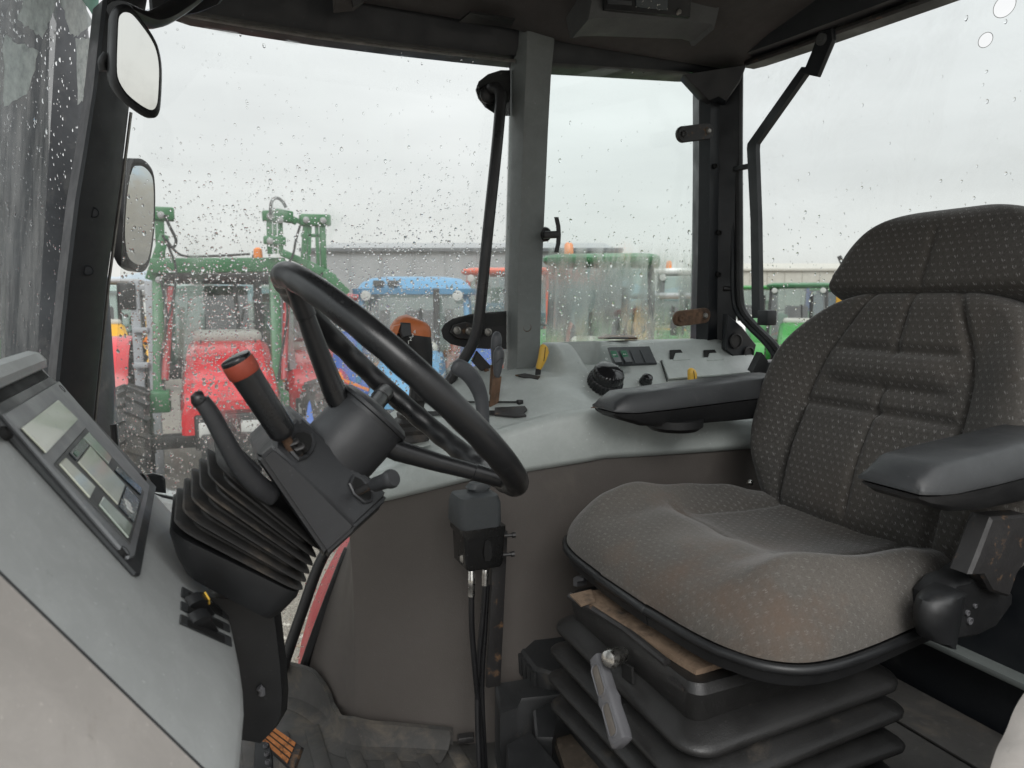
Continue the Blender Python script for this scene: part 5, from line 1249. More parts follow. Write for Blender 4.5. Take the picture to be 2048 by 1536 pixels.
# suspension: rusty top plate, scissor box, bellows, height handle
b = MB(); pl = [at(1148, 1196, z=0.425), at(1300, 1172, z=0.43), at(1560, 1300, z=0.425), at(1392, 1352, z=0.415)]
b.prism(pl, (0, 0, 0.008)); b.build('top_plate', M['rust_dust'], seat)
b = MB(); b.tube([at(1140, 1192, z=0.43), at(1160, 1206, z=0.428), at(1180, 1214, z=0.425), at(1250, 1258, z=0.422), at(1334, 1326, z=0.418)], 0.006, 8); b.build('top_rail', M['rust_black'], seat)
b = MB(); b.prism([at(1140, 1192, z=0.437), at(1182, 1182, z=0.437), at(1190, 1204, z=0.432), at(1162, 1214, z=0.43)], (0, 0, 0.003)); b.build('rail_clip', M['rust_dust'], seat)
b = MB(); b.prism([at(1334, 1362, z=0.405), at(1400, 1340, z=0.405), at(1430, 1356, z=0.403), at(1366, 1384, z=0.403)], (0, 0, 0.004)); pc = b.build('corner_plate', M['rust_black'], seat)
def sring(x0, x1, y0, y1, z, r=0.035, tilt=0.0): return [V(((x0 + x1) / 2 + u_, (y0 + y1) / 2 + v_, z + tilt * u_)) for u_, v_ in rrect(x1 - x0, y1 - y0, r, 5)]
b = MB(); b.rings([sring(0.565, 0.88, 0.69, 1.0, 0.350, 0.02), sring(0.556, 0.885, 0.68, 1.005, 0.372, 0.02), sring(0.550, 0.89, 0.672, 1.012, 0.405, 0.02), sring(0.555, 0.885, 0.68, 1.005, 0.416, 0.02)]); b.build('scissor_skirt', M['seat_rubber'], seat)
b = MB(); rg = []
for i, zz in enumerate((0.366, 0.324, 0.281, 0.236)):
    g = (0.024, 0.034, 0.036, 0.030)[i]
    for dz, gg in ((0.016, -0.5), (0.010, 0.2), (0.003, 0.75), (-0.002, 0.98), (-0.006, 1.06), (-0.011, 1.04), (-0.014, 0.9), (-0.019, 0.1), (-0.025, -0.5)):
        k = g * gg; rg.append([p + V((0.003 * math.sin(p.y * 31 + i), 0.003 * math.sin(p.x * 27 + 2 * i), 0.008 * math.sin((p.x + p.y) * 9 + i) - 0.006 * gg * math.sin(max(0, (p.x - 0.53) / 0.38) * 3.1))) for p in sring(0.555 - k, 0.885 + k, 0.675 - k, 1.005 + k, zz + dz - 0.012, 0.036)])
rg.append(sring(0.575, 0.865, 0.695, 0.985, 0.182, 0.03))
b.rings(rg); b.build('bellows', M['seat_rubber'], seat, sharp=60)
hx0, hx1 = at(1193, 1312, x=0.512), at(1245, 1490, x=0.488)
b = MB(); ax = (hx1 - hx0); ln = ax.length; ax.normalize(); sd = V((0, 1, 0)); sd = (sd - ax * sd.dot(ax)).normalized(); nn = ax.cross(sd)
rg = []
for f_, wd_, th_ in ((0.0, 0.016, 0.010), (0.02, 0.022, 0.015), (0.15, 0.026, 0.018), (0.45, 0.028, 0.019), (0.53, 0.033, 0.020), (0.6, 0.029, 0.019), (0.9, 0.032, 0.020), (0.98, 0.031, 0.018), (1.0, 0.024, 0.012)):
    c = hx0 + ax * (ln * f_); rg.append([c + sd * u_ + nn * v_ for u_, v_ in rrect(wd_, th_, 0.005, 3)])
b.rings(rg); hd_ = b.build('height_handle', M['handle_grey'], seat)
out_n = nn if nn.x < 0 else -nn
for f0, f1 in ((0.14, 0.46), (0.58, 0.90)):
    b = MB(); c0 = hx0 + ax * (ln * f0) + out_n * 0.0092; c1 = hx0 + ax * (ln * f1) + out_n * 0.0098
    b.bar(c0, c1, 0.013, 0.0016, ref=out_n, bev=0.0005); b.build('grip_inset', M['inset'], hd_)
    b = MB(); mid = (c0 + c1) / 2; lp_ = [mid + ax * u_ + sd * v_ for u_, v_ in rrect((c1 - c0).length + 0.004, 0.018, 0.008, 4)]; b.tube(lp_, 0.0016, 6, closed=True); b.build('inset_rim', M['handle_grey'], hd_)
b = MB(); c = at(1222, 1316, x=0.512); b.lathe(c, (-1, -0.4, 0.2), [(0.010, -0.03), (0.013, -0.008), (0.014, 0.0), (0.011, 0.008), (0.004, 0.011)], 20); b.build('chrome_knob', M['steel'], seat)
b = MB(); b.prism([at(px, py, x=0.545) for px, py in ((1246, 1322), (1268, 1334), (1270, 1368), (1248, 1354))], (-0.004, 0, 0), bev=0.001); b.build('latch_window', M['dark_hole'], seat)
b = MB(); b.prism([at(px, py, x=0.60) for px, py in ((1146, 1156), (1152, 1152), (1166, 1156), (1166, 1162), (1154, 1164), (1154, 1174), (1146, 1172))], (0.02, 0, 0), bev=0.001); b.build('pan_clip', M['handle_grey'], seat)

# ================================================================== mirrors, pedals, floor fittings
im = thing('interior_mirror', 'black framed interior mirror hanging by the front pillar', 'mirror', at(265, 125, y=1.12))
ctr = at(267, 126, y=1.12)
out_px = [(236, 12), (246, 8), (262, 14), (284, 40), (306, 72), (318, 100), (324, 140), (322, 200), (318, 226), (308, 236), (290, 230), (262, 210), (243, 190), (228, 160), (226, 120), (228, 60), (230, 24)]
mn = V((0.44, -0.89, -0.12)).normalized()
def mpx(px, py, k=0.0): return at_plane(px, py, ctr + mn * k, mn)
ring0 = curve([mpx(*p) for p in out_px], 3, closed=True); cm = sum(ring0, V((0, 0, 0))) / len(ring0)
b = MB(); b.rings([[cm + (p - cm) * 0.84 - mn * 0.001 for p in ring0], [cm + (p - cm) * 0.92 + mn * 0.003 for p in ring0], [cm + (p - cm) * 1.0 for p in ring0], [cm + (p - cm) * 1.0 - mn * 0.012 for p in ring0], [cm + (p - cm) * 0.92 - mn * 0.026 for p in ring0], [cm + (p - cm) * 0.5 - mn * 0.032 for p in ring0]], cap=True); b.build('housing', M['black'], im, sharp=60)
b = MB(); b.prism([cm + (p - cm) * 0.855 + mn * 0.0005 for p in ring0], mn * 0.0012); b.build('mirror_glass', M['mirror'], im, smooth=False)
b = MB(); b.tube(curve([mpx(214, 110, -0.03), mpx(205, 125, -0.03), mpx(208, 142, -0.03)], 4), 0.006, 10); b.build('ball_joint', M['black'], im)
b = MB(); b.tube(curve([mpx(240, 20, -0.03), at(300, 40, y=1.2), at(360, 10, y=1.25), at(420, -40, y=1.28)], 6), 0.012, 12, flat=1.6); b.build('arm', M['black'], im)
# sun-visor end above the mirror
b = MB(); pts = [at(px, py, y=1.30) for px, py in ((296, -20), (300, 34), (310, 58), (330, 48), (352, 36), (400, 26), (440, 8), (462, -20))]
b.prism(pts, (0, 0.02, 0.01), bev=0.005); vs = b.build('sun_visor', M['black']); tag(vs, 'black sun visor edge tucked under the roof beside the interior mirror', 'visor')

em = thing('exterior_mirror', 'rain-spotted exterior mirror outside the door glass', 'mirror', at(275, 430, y=1.95))
out_px = [(262, 322), (272, 317), (286, 319), (300, 332), (308, 352), (310, 400), (308, 460), (302, 510), (294, 536), (280, 545), (262, 538), (250, 522), (244, 480), (246, 420), (252, 360)]
en = V((0.70, -0.70, -0.1)).normalized(); ce = at(278, 430, y=1.93)
def epx(px, py, k=0.0): return at_plane(px, py, ce + en * k, en)
ring0 = curve([epx(*p) for p in out_px], 3, closed=True); cm = sum(ring0, V((0, 0, 0))) / len(ring0)
b = MB(); b.rings([[cm + (p - cm) * 0.86 for p in ring0], [cm + (p - cm) * 0.94 + en * 0.004 for p in ring0], ring0, [p - en * 0.03 for p in ring0], [cm + (p - cm) * 0.7 - en * 0.07 for p in ring0]]); b.build('housing', M['black'], em, sharp=60)
b = MB(); b.prism([cm + (p - cm) * 0.87 + en * 0.001 for p in ring0], en * 0.0015); b.build('mirror_glass', M['mirror'], em, smooth=False)
b = MB(); b.tube(curve([epx(250, 420, -0.05), at(205, 425, y=1.88), at(180, 430, y=1.70), at(165, 440, y=1.56)], 5), 0.011, 10); b.build('arm', M['tube'], em)

# exhaust stack outside the windscreen corner
ex = thing('exhaust_stack', 'dark grimy exhaust stack seen through the wet windscreen', 'exhaust', (-0.40, 2.05, -0.4))
bx_ = at(62, 400, y=2.05)
em_ = mat('exhaust_paint', (0.045, 0.05, 0.055), 0.5, var=0.3, vscale=9, dirt=((0.16, 0.16, 0.15), 14, 0.55, 0.85))
b = MB(); b.lathe(V((bx_.x, 2.05, -0.5)), (0, 0, 1), [(0.14, 0), (0.155, 0.05), (0.15, 1.40), (0.14, 2.30), (0.10, 2.36), (0.05, 2.42)], 30); b.build('muffler', em_, ex)
b = MB(); b.tube([V((bx_.x, 2.05, 1.85)), V((bx_.x, 2.05, 2.1)), V((bx_.x - 0.02, 2.05, 2.3))], 0.045, 18); b.build('pipe', em_, ex)
b = MB(); b.box((bx_.x - 0.14, 2.0, 0.75), (0.05, 0.14, 1.9), bev=0.01); b.build('bracket_plate', em_, ex)

# pedals
pd = thing('accelerator_pedal', 'worn orange ribbed pedal on the floor below the dashboard', 'pedal', at(560, 1490, z=0.05))
pc_ = [at(538, 1446, z=0.115), at(607, 1494, z=0.085), at(588, 1545, z=0.06), at(515, 1478, z=0.10)]
nn = (pc_[1] - pc_[0]).cross(pc_[3] - pc_[0]).normalized(); nn = nn if nn.z > 0 else -nn
b = MB(); b.prism(pc_, -nn * 0.014, bev=0.004); b.build('plate', M['rust_black'], pd)
for k in range(4):
    v0, v1 = 0.05 + k * 0.235, 0.22 + k * 0.235
    A, B = pc_[0].lerp(pc_[3], v0), pc_[0].lerp(pc_[3], v1); C_, D_ = pc_[1].lerp(pc_[2], v0), pc_[1].lerp(pc_[2], v1)
    b = MB(); b.prism([A.lerp(C_, 0.04), A.lerp(C_, 0.80), B.lerp(D_, 0.80), B.lerp(D_, 0.04)], nn * 0.003, bev=0.001); b.build('tread_bar', M['pedal_worn'], pd)
b = MB(); b.tube([pc_[0] - nn * 0.02, pc_[0] + V((-0.08, 0.03, 0.06)), pc_[0] + V((-0.15, 0.03, 0.16))], 0.008, 8); b.build('arm', M['rust_black'], pd)
pb = thing('perforated_pedal', 'black perforated pedal edge below the dashboard in front of the orange pedal', 'pedal', at(530, 1520, z=0.10))
pq = [at(510, 1478, z=0.16), at(538, 1482, z=0.16), at(546, 1510, z=0.15), at(548, 1560, z=0.13), at(505, 1560, z=0.13)]
b = MB(); b.prism(pq, (0, 0, -0.012), bev=0.003); b.build('plate', M['black'], pb)
for k in range(4):
    b = MB(); b.lathe(at(531 + k * 2, 1492 + k * 16, z=0.1565 - 0.006 * k * 0.6), (0, 0, 1), [(0.004, -0.002), (0.004, 0.002), (0.003, 0.0025), (0.0025, 0.0)], 12); b.build('hole_rim', M['handle_grey'], pb)

# black fittings on the floor between the valve post and the seat
st_ = thing('step_block', 'black ribbed plastic block on the floor beside the seat bellows', 'block', at(1130, 1340, z=0.12))
pts = [at(1030, 1278, y=1.10), at(1150, 1268, y=1.12), at(1240, 1272, y=1.10)]
tp = [at(1028, 1280, z=0.20), at(1060, 1268, z=0.22), at(1240, 1262, z=0.22), at(1245, 1330, z=0.20), at(1100, 1345, z=0.20), at(1070, 1335, z=0.20)]
b = MB(); b.prism(tp, (0, 0, -0.045), bev=0.005); b.build('top', M['floor'], st_)
for k in range(6):
    A = tp[0].lerp(tp[5], k / 5.0); b = MB(); b.bar(A + V((-0.003, 0, -0.008)), A + V((-0.001, 0, -0.05)), 0.012, 0.006, ref=(1, 0, 0)); b.build('rib', M['floor'], st_)
sb = thing('seat_plinth', 'black steel plinth the valve post and seat bellows stand on', 'plinth', at(1060, 1450, z=0.05))
b = MB(); rg = []
tpz = 0.165
q0 = [at(990, 1365, z=tpz), at(1120, 1345, z=tpz), at(1160, 1385, z=tpz), at(1040, 1398, z=tpz), at(1030, 1420, z=tpz - 0.02), at(1000, 1430, z=tpz - 0.02)]
b.prism(q0, (0, 0, -0.165), bev=0.006); b.build('body', M['floor'], sb)
b = MB(); b.prism([at(1066, 1418, z=0.16), at(1110, 1396, z=0.165), at(1180, 1384, z=0.165), at(1190, 1414, z=0.16), at(1112, 1436, z=0.155), at(1104, 1480, z=0.12), at(1072, 1478, z=0.12)], (0, 0, -0.04), bev=0.005); b.build('stop_bracket', M['black'], sb)
b = MB(); b.prism([at(1012, 1486, z=0.13), at(1060, 1458, z=0.14), at(1140, 1560, z=0.12), at(1020, 1580, z=0.11)], (0, 0, -0.09), bev=0.005); b.build('wedge_block', M['black'], sb)
b = MB(); b.prism([at(1108, 1470, z=0.10), at(1180, 1430, z=0.11), at(1260, 1600, z=0.10), at(1150, 1600, z=0.09)], (0, 0, -0.02)); b.build('dusty_plate', mat('dusty_plate', (0.07, 0.055, 0.042), 0.8, grain=(200, 0.6), var=0.35, vscale=20, dirt=(DUST, 30, 0.5, 0.8)), sb)
b = MB(); b.bar(at(1698, 1506, z=0.19), at(1745, 1545, z=0.19), 0.003, 0.003); sw_ = b.build('straw_stalk', M['straw']); tag(sw_, 'pale straw stalk lying on the platform beside the seat bellows', 'straw')
b = MB(); b.prism([at(px, py, z=0.03) for px, py in ((915, 1478), (948, 1474), (948, 1486), (916, 1490))], (0, 0, 0.012), bev=0.003); fb = b.build('foot_bracket', M['rust_black']); tag(fb, 'small rusty bracket on the floor at the foot of the brown wall', 'bracket')

# red rear fender outside, hugging the wheel arch
fd = thing('rear_fender', 'dusty red rear fender outside the door glass', 'fender', (1.15, 1.8, -0.1))
b = MB(); G = []
for i in range(33):
    a_ = R(180 - 5.6 * i); x = 1.175 + 0.99 * math.cos(a_); z = -0.10 + 0.825 * math.sin(a_)
    G.append([V((x + 0.05, 1.62, z - 0.05)), V((x, 1.625, z)), V((x, 1.68, z + 0.004)), V((x, 1.745, z - 0.002)), V((x + 0.02 * -math.cos(a_), 1.755, z - 0.02))])
b.sheet(G); b.build('shell', M['red_dusty'], fd)

# ================================================================== OUTSIDE: yard
GZ = -1.15
q = NT('yard_gravel')
vo_ = q.n.new('ShaderNodeTexVoronoi'); vo_.inputs['Scale'].default_value = 55; q.l.new(q.tc.outputs['Object'], vo_.inputs['Vector'])
c = q.mixc(q.rng(q.noise(60, 4), 0.3, 0.7), (0.17, 0.15, 0.125), (0.40, 0.36, 0.30))
c = q.mixc(q.rng(q.noise(0.25, 4), 0.4, 0.65), c, (0.16, 0.145, 0.13))
q.l.new(c, q.b.inputs['Base Color']); q.b.inputs['Roughness'].default_value = 0.75
q.bump(vo_.outputs['Distance'], 0.9, 0.03); M['gravel'] = q.m
b = MB(); b.sheet([[V((x, y, GZ)) for y in (-3000, -60, 0, 60, 3000)] for x in (-3000, -60, 0, 60, 3000)]); g = structure(b.build('ground', M['gravel']))
# loose stones near the door
st_m = [mat('stone_pale', (0.42, 0.39, 0.34), 0.8, var=0.3, vscale=40), mat('stone_brown', (0.24, 0.19, 0.14), 0.8, var=0.3, vscale=40)]
vs, fs, mi = [], [], []
for i in range(2600):
    x, y = random.uniform(-0.9, 1.6), random.uniform(1.9, 4.6); r_ = random.uniform(0.008, 0.028); k0 = len(vs)
    for dx, dy, dz in ((1, 0, 0), (0.3, 0.9, 0), (-0.8, 0.5, 0), (-0.7, -0.6, 0), (0.4, -0.9, 0), (0.1, 0.1, 0.7)):
        vs.append((x + dx * r_ * random.uniform(0.7, 1.2), y + dy * r_ * random.uniform(0.7, 1.2), GZ + 0.002 + dz * r_))
    for j in range(5): fs.append((k0 + j, k0 + (j + 1) % 5, k0 + 5)); mi.append(i % 2)
me = bpy.data.meshes.new('gravel'); me.from_pydata(vs, [], fs)
for m_ in st_m: me.materials.append(m_)
me.polygons.foreach_set('material_index', mi)
o = bpy.data.objects.new('gravel', me); COL.objects.link(o); o['kind'] = 'stuff'; o['label'] = 'loose gravel on the yard below the door'

# far hills
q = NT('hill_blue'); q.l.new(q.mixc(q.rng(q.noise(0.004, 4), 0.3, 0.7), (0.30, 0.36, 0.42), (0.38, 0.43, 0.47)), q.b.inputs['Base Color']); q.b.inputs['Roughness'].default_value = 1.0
b = MB(); G = []
for i in range(90):
    an = R(-60 + i * 1.9); r0 = 2200
    h_ = 60 + 55 * max(0, math.sin(i * 0.31)) + 30 * math.sin(i * 0.83 + 1) + 12 * math.sin(i * 2.1)
    G.append([V((math.sin(an) * r0, math.cos(an) * r0, GZ - 5)), V((math.sin(an) * (r0 + 60), math.cos(an) * (r0 + 60), GZ + h_ * 0.7)), V((math.sin(an) * (r0 + 200), math.cos(an) * (r0 + 200), GZ + max(20, h_)))])
b.sheet(G); structure(b.build('hills', q.m))

def outm(name, col, rough=0.4, **k): return mat(name, col, rough, var=k.pop('var', 0.1), vscale=2.0, **k)
T = dict(red=outm('tractor_red', (0.50, 0.016, 0.024), 0.22, spec=0.6), dkred=outm('dark_red', (0.30, 0.02, 0.025), 0.35), green=outm('loader_green', (0.030, 0.135, 0.050), 0.4),
         lgreen=outm('bright_green', (0.075, 0.33, 0.065), 0.35), jd=outm('leaf_green', (0.035, 0.22, 0.04), 0.35), blue=outm('tractor_blue', (0.075, 0.245, 0.42), 0.35), dkblue=outm('deep_blue', (0.02, 0.10, 0.42), 0.3),
         orange=outm('coral_red', (0.60, 0.10, 0.045), 0.4), yellow=outm('machine_yellow', (0.62, 0.33, 0.03), 0.4), grey=outm('machine_grey', (0.28, 0.28, 0.28), 0.5), white=outm('white_panel', (0.66, 0.66, 0.64), 0.45),
         black=outm('engine_black', (0.018, 0.018, 0.018), 0.5), tyre=outm('tyre_rubber', (0.028, 0.027, 0.026), 0.8, dirt=((0.13, 0.11, 0.09), 6, 0.5, 0.85)),
         amber=outm('amber_lens', (0.75, 0.20, 0.02), 0.2), lamp=outm('lamp_glass', (0.46, 0.46, 0.44), 0.12), interior=outm('cab_dark', (0.035, 0.033, 0.032), 0.7), hood_grey=outm('hood_rear_grey', (0.40, 0.40, 0.36), 0.5), steelgrey=outm('mast_grey', (0.30, 0.31, 0.33), 0.5), shed=outm('shed_cladding', (0.285, 0.29, 0.295), 0.6), shed_dark=outm('shed_dark', (0.10, 0.105, 0.11), 0.6), shed_pale=outm('shed_pale', (0.44, 0.42, 0.37), 0.6))

def wheel_parts(root, x, y, r, w_, rimcol, steer=0.0):
    wh = MB(); ax = V((math.cos(steer), math.sin(steer), 0)); c = V((x, y, r))
    wh.lathe(c - ax * w_ / 2, ax, [(r * 0.58, 0.0), (r * 0.80, -0.01), (r * 0.94, w_ * 0.10), (r * 0.965, w_ * 0.25), (r * 0.97, w_ * 0.5), (r * 0.965, w_ * 0.75), (r * 0.94, w_ * 0.90), (r * 0.80, w_ + 0.01), (r * 0.58, w_)], 40, cap=False)
    nl_ = 20
    a_, b_, n_ = frame(ax)
    for k in range(nl_):
        for sgn in (-1, 1):
            t0 = 2 * math.pi * (k + (0.5 if sgn > 0 else 0)) / nl_
            p = []
            for s_, dt, rr_ in ((0.02, 0.0, 1.03), (0.52, 0.17, 0.90)):
                t = t0 + dt; e = a_ * math.cos(t) + b_ * math.sin(t); p.append(c + e * (r * rr_ if s_ < 0.3 else r * 0.93) + ax * (sgn * w_ * s_))
            wh.bar(p[0] * 1.0, p[1], r * 0.085, r * 0.09, ref=(p[0] + p[1]) / 2 - c)
    o = wh.build('wheel', T['tyre'], root)
    rm = MB(); rm.lathe(c - ax * (w_ * 0.30), ax, [(r * 0.60, 0), (r * 0.58, 0.03), (r * 0.42, 0.05), (r * 0.20, w_ * 0.2), (r * 0.20, w_ * 0.4), (r * 0.42, w_ * 0.55), (r * 0.60, w_ * 0.6)], 28); rm.build('rim', rimcol, o)
    return o
def tractor(name, lab, col, loc, rz, roofcol=None, rimcol=None, hood=(0.82, 1.06, 1.55), cabw=1.5, roofz=2.52, roof_style='slab', beacon=False, lights=True, fendercol=None, sc=1.0, group='tractors parked in the yard', postcol=None, guards=True, rx=0.84, fin=0.58, rr=0.78):
    """a tractor facing local -y; front of hood at y = 0"""
    root = thing(name, lab, 'tractor', (0, 0, 0), group)
    roofcol = roofcol or col; rimcol = rimcol or T['white']; fendercol = fendercol or col; postcol = postcol or T['black']
    hw_, hf, hr = hood[0] / 2, hood[1], hood[2]
    # hood
    b = MB(); rg = []
    for y, zt, k in ((0.0, hf, 0.90), (0.04, hf + 0.05, 0.97), (0.3, lerp(hf, hr, 0.35), 1.0), (0.9, lerp(hf, hr, 0.80), 1.0), (1.5, hr, 1.0)):
        zb_ = 0.62 if y < 0.2 else 0.80
        rg.append([V((-hw_ * k, y, zb_)), V((-hw_ * k, y, zt - 0.20)), V((-hw_ * k * 0.92, y, zt - 0.07)), V((-hw_ * k * 0.74, y, zt)), V((hw_ * k * 0.74, y, zt)), V((hw_ * k * 0.92, y, zt - 0.07)), V((hw_ * k, y, zt - 0.20)), V((hw_ * k, y, zb_))])
    b.rings(rg); hd_ = b.build('hood', col, root, sharp=30)
    b = MB(); b.box((0, -0.006, hf - 0.26), (hw_ * 1.45, 0.02, 0.30), bev=0.02); gr = b.build('grille', T['black'], root)
    for s_ in (-1, 1):
        b = MB(); b.box((s_ * hw_ * 0.40, -0.02, hf - 0.24), (hw_ * 0.50, 0.02, 0.13), bev=0.012); b.build('headlight', T['lamp'], gr)
    for s_ in (-1, 1):
        b = MB(); b.bar((s_ * hw_ * 0.62, 0.06, hf + 0.062), (s_ * hw_ * 0.62, 1.30, lerp(hf, hr, 0.95) + 0.004), 0.014, 0.01); b.build('panel_gap', T['black'], hd_)
        b = MB(); b.box((s_ * (hw_ + 0.002), 0.62, lerp(hf, hr, 0.59) - 0.32), (0.012, 0.55, 0.13), bev=0.004); b.build('side_vent', T['black'], hd_)
        b = MB(); b.box((s_ * (hw_ + 0.003), 1.05, lerp(hf, hr, 0.85) - 0.24), (0.010, 0.50, 0.05), bev=0.003); b.build('side_stripe', T['hood_grey'], hd_)
    b = MB(); b.tube([V((hw_ * 0.3, 1.52, 1.15)), V((hw_ * 0.2, 1.53, 1.95))], 0.02, 8); b.build('wiper_arm', T['black'], root)
    b = MB(); b.box((0, 1.42, hr + 0.005), (hood[0] * 0.80, 0.20, 0.16), bev=0.07, seg=4); b.build('hood_rear', T['hood_grey'], root)
    # engine, frame, axle
    b = MB(); b.box((0, 0.85, 0.68), (0.42, 1.7, 0.34), bev=0.03); b.box((0, 0.35, 0.52), (1.5, 0.14, 0.12), bev=0.02); b.box((0, 2.1, 0.75), (0.6, 1.3, 0.5), bev=0.05); b.build('chassis', T['black'], root)
    b = MB(); b.box((0, -0.10, 0.52), (0.5, 0.14, 0.22), bev=0.02); b.build('front_weight', T['black'], root)
    # wheels, fenders
    for s_ in (-1, 1):
        wheel_parts(root, s_ * 0.82, 0.36, 0.50, 0.32, rimcol, 0.05)
        wheel_parts(root, s_ * rx, 2.35, rr, 0.44, rimcol)
        b = MB(); G = []
        for k in range(13):
            a_ = R(205 - 13 * k); y = 2.35 + (rr + 0.12) * math.cos(a_); z = rr + (rr + 0.10) * math.sin(a_)
            G.append([V((s_ * fin, y, z + 0.01)), V((s_ * (fin + 0.04), y, z + 0.02)), V((s_ * (rx + 0.18), y, z + 0.01)), V((s_ * (rx + 0.23), y, z - 0.04))])
        b.sheet(G); b.build('fender', fendercol, root)
        if not guards: continue
        b = MB(); G = []
        for k in range(8):
            a_ = R(165 - 18 * k); y = 0.36 + 0.58 * math.cos(a_); z = 0.50 + 0.58 * math.sin(a_)
            G.append([V((s_ * 0.66, y, z)), V((s_ * 0.98, y, z))])
        b.sheet(G); b.build('front_mudguard', fendercol, root)
    # cab: posts, glass, seat, roof
    cw = cabw / 2; y0, y1 = 1.50, 2.85
    for s_ in (-1, 1):
        for (yy, yt) in ((y0, y0 + 0.10), (y0 + 0.75, y0 + 0.75), (y1, y1 - 0.05)):
            b = MB(); b.bar((s_ * cw, yy, 1.0), (s_ * (cw - 0.05), yt, roofz - 0.14), 0.07, 0.07, bev=0.01); b.build('cab_post', postcol, root)
        b = MB(); b.add([V((s_ * (cw - 0.01), y0 + 0.04, 1.02)), V((s_ * (cw - 0.01), y1 - 0.03, 1.02)), V((s_ * (cw - 0.06), y1 - 0.08, roofz - 0.14)), V((s_ * (cw - 0.06), y0 + 0.12, roofz - 0.14))], [(0, 1, 2, 3)]); b.build('side_window', M['glass_far'], root)
    for yy, yt in ((y0 + 0.01, y0 + 0.11), (y1 - 0.01, y1 - 0.06)):
        b = MB(); b.add([V((-cw + 0.03, yy, 1.02)), V((cw - 0.03, yy, 1.02)), V((cw - 0.07, yt, roofz - 0.14)), V((-cw + 0.07, yt, roofz - 0.14))], [(0, 1, 2, 3)]); b.build('windscreen' if yy < 2 else 'rear_window', M['glass_far'], root)
    b = MB(); b.box((0, y0 + 0.02, 1.04), (cabw, 0.06, 0.10), bev=0.01); b.box((0, 2.2, 1.0), (cabw - 0.1, 1.3, 0.12), bev=0.02); b.build('cab_sill', T['interior'], root)
    b = MB(); b.box((0, 2.35, 1.25), (0.5, 0.5, 0.14), bev=0.04); b.box((0, 2.62, 1.58), (0.48, 0.14, 0.66), bev=0.05); b.build('seat', T['interior'], root)
    b = MB(); b.tube([V((0.19 * math.cos(t), 1.95 + 0.14 * math.sin(t), 1.55 - 0.10 * math.sin(t))) for t in [2*math.pi*i/20 for i in range(20)]], 0.018, 6, closed=True); b.build('steering_wheel', T['black'], root)
    b = MB()
    if roof_style == 'round':
        rg = [[V((u_, v_ + 2.15, z_)) for u_, v_ in rrect(cabw * k + 0.14, 1.5 * k2, 0.28 * k, 6)] for z_, k, k2 in ((roofz - 0.17, 1.0, 1.04), (roofz - 0.10, 1.02, 1.06), (roofz - 0.095, 0.92, 0.96), (roofz - 0.03, 0.86, 0.9), (roofz + 0.03, 0.74, 0.8), (roofz + 0.06, 0.45, 0.5))]
    else:
        rg = [[V((u_, v_ + 2.15, z_)) for u_, v_ in rrect(cabw * k + 0.10, 1.55 * k, 0.14, 5)] for z_, k in ((roofz - 0.12, 0.97), (roofz - 0.09, 1.01), (roofz - 0.05, 1.01), (roofz - 0.02, 0.96), (roofz, 0.80))]
    b.rings(rg); rf = b.build('roof', roofcol, root, sharp=50)
    if roof_style == 'round':
        for vx in (-0.42, -0.24):
            b = MB(); b.box((vx, 1.44, roofz - 0.035), (0.13, 0.10, 0.07), bev=0.01); b.build('roof_vent', T['interior'], rf)
    if lights:
        for s_ in (-1, 1):
            b = MB(); b.lathe((s_ * cw * 0.80, 1.34, roofz - 0.19), (0, -1, 0), [(0.04, -0.05), (0.066, 0.0), (0.06, 0.015), (0.02, 0.02)], 18); b.build('work_light', T['lamp'], rf)
            b = MB(); b.lathe((s_ * (hw_ + 0.34), 0.35, 1.20), (0, -1, 0), [(0.05, -0.05), (0.07, 0.0), (0.02, 0.01)], 14); b.bar((s_ * (hw_ + 0.34), 0.35, 1.20), (s_ * hw_, 0.40, 1.05), 0.03, 0.03); b.build('marker_lamp', T['amber'], hd_)
    if beacon:
        b = MB(); b.lathe((-cw * 0.7, 2.0, roofz), (0, 0, 1), [(0.06, 0), (0.06, 0.03), (0.055, 0.14), (0.03, 0.17)], 16); b.build('beacon', T['amber'], rf)
    b = MB(); b.tube([V((0.30, 1.40, 1.2)), V((0.30, 1.40, 2.0)), V((0.30, 1.36, 2.2))], 0.04, 12); b.build('exhaust_pipe', T['black'], root)
    for s_ in (-1, 1):
        b = MB(); b.tube([V((s_ * cw, 1.55, 1.75)), V((s_ * (cw + 0.22), 1.45, 1.80))], 0.015, 6); b.box((s_ * (cw + 0.27), 1.45, 1.78), (0.16, 0.04, 0.26), bev=0.015); b.build('wing_mirror', T['black'], root)
    b = MB(); b.tube([V((0.05, y0 + 0.05, 1.12)), V((0.18, y0 + 0.08, 1.7))], 0.012, 6); b.build('wiper', T['black'], root)
    root.location = loc; root.rotation_euler = (0, 0, rz); root.scale = (sc, sc, sc)
    return root
def gpt(px, d):                                    # ground point below a pixel column at depth d along the view
    p = CAM + ray(px, 768) * d; return V((p.x, p.y, GZ))

# red tractor straight ahead, in front of the door glass
red = tractor('red_tractor', 'red tractor facing the cab, seen through the rainy door glass', T['red'], V((0.30, 7.55, GZ)), R(-2), roofcol=T['interior'], hood=(0.82, 0.90, 1.36), rx=1.10, fin=0.96, rr=0.62, cabw=1.26, roofz=2.05, lights=False, guards=False, sc=1.18, rimcol=T['white'], postcol=T['grey'])
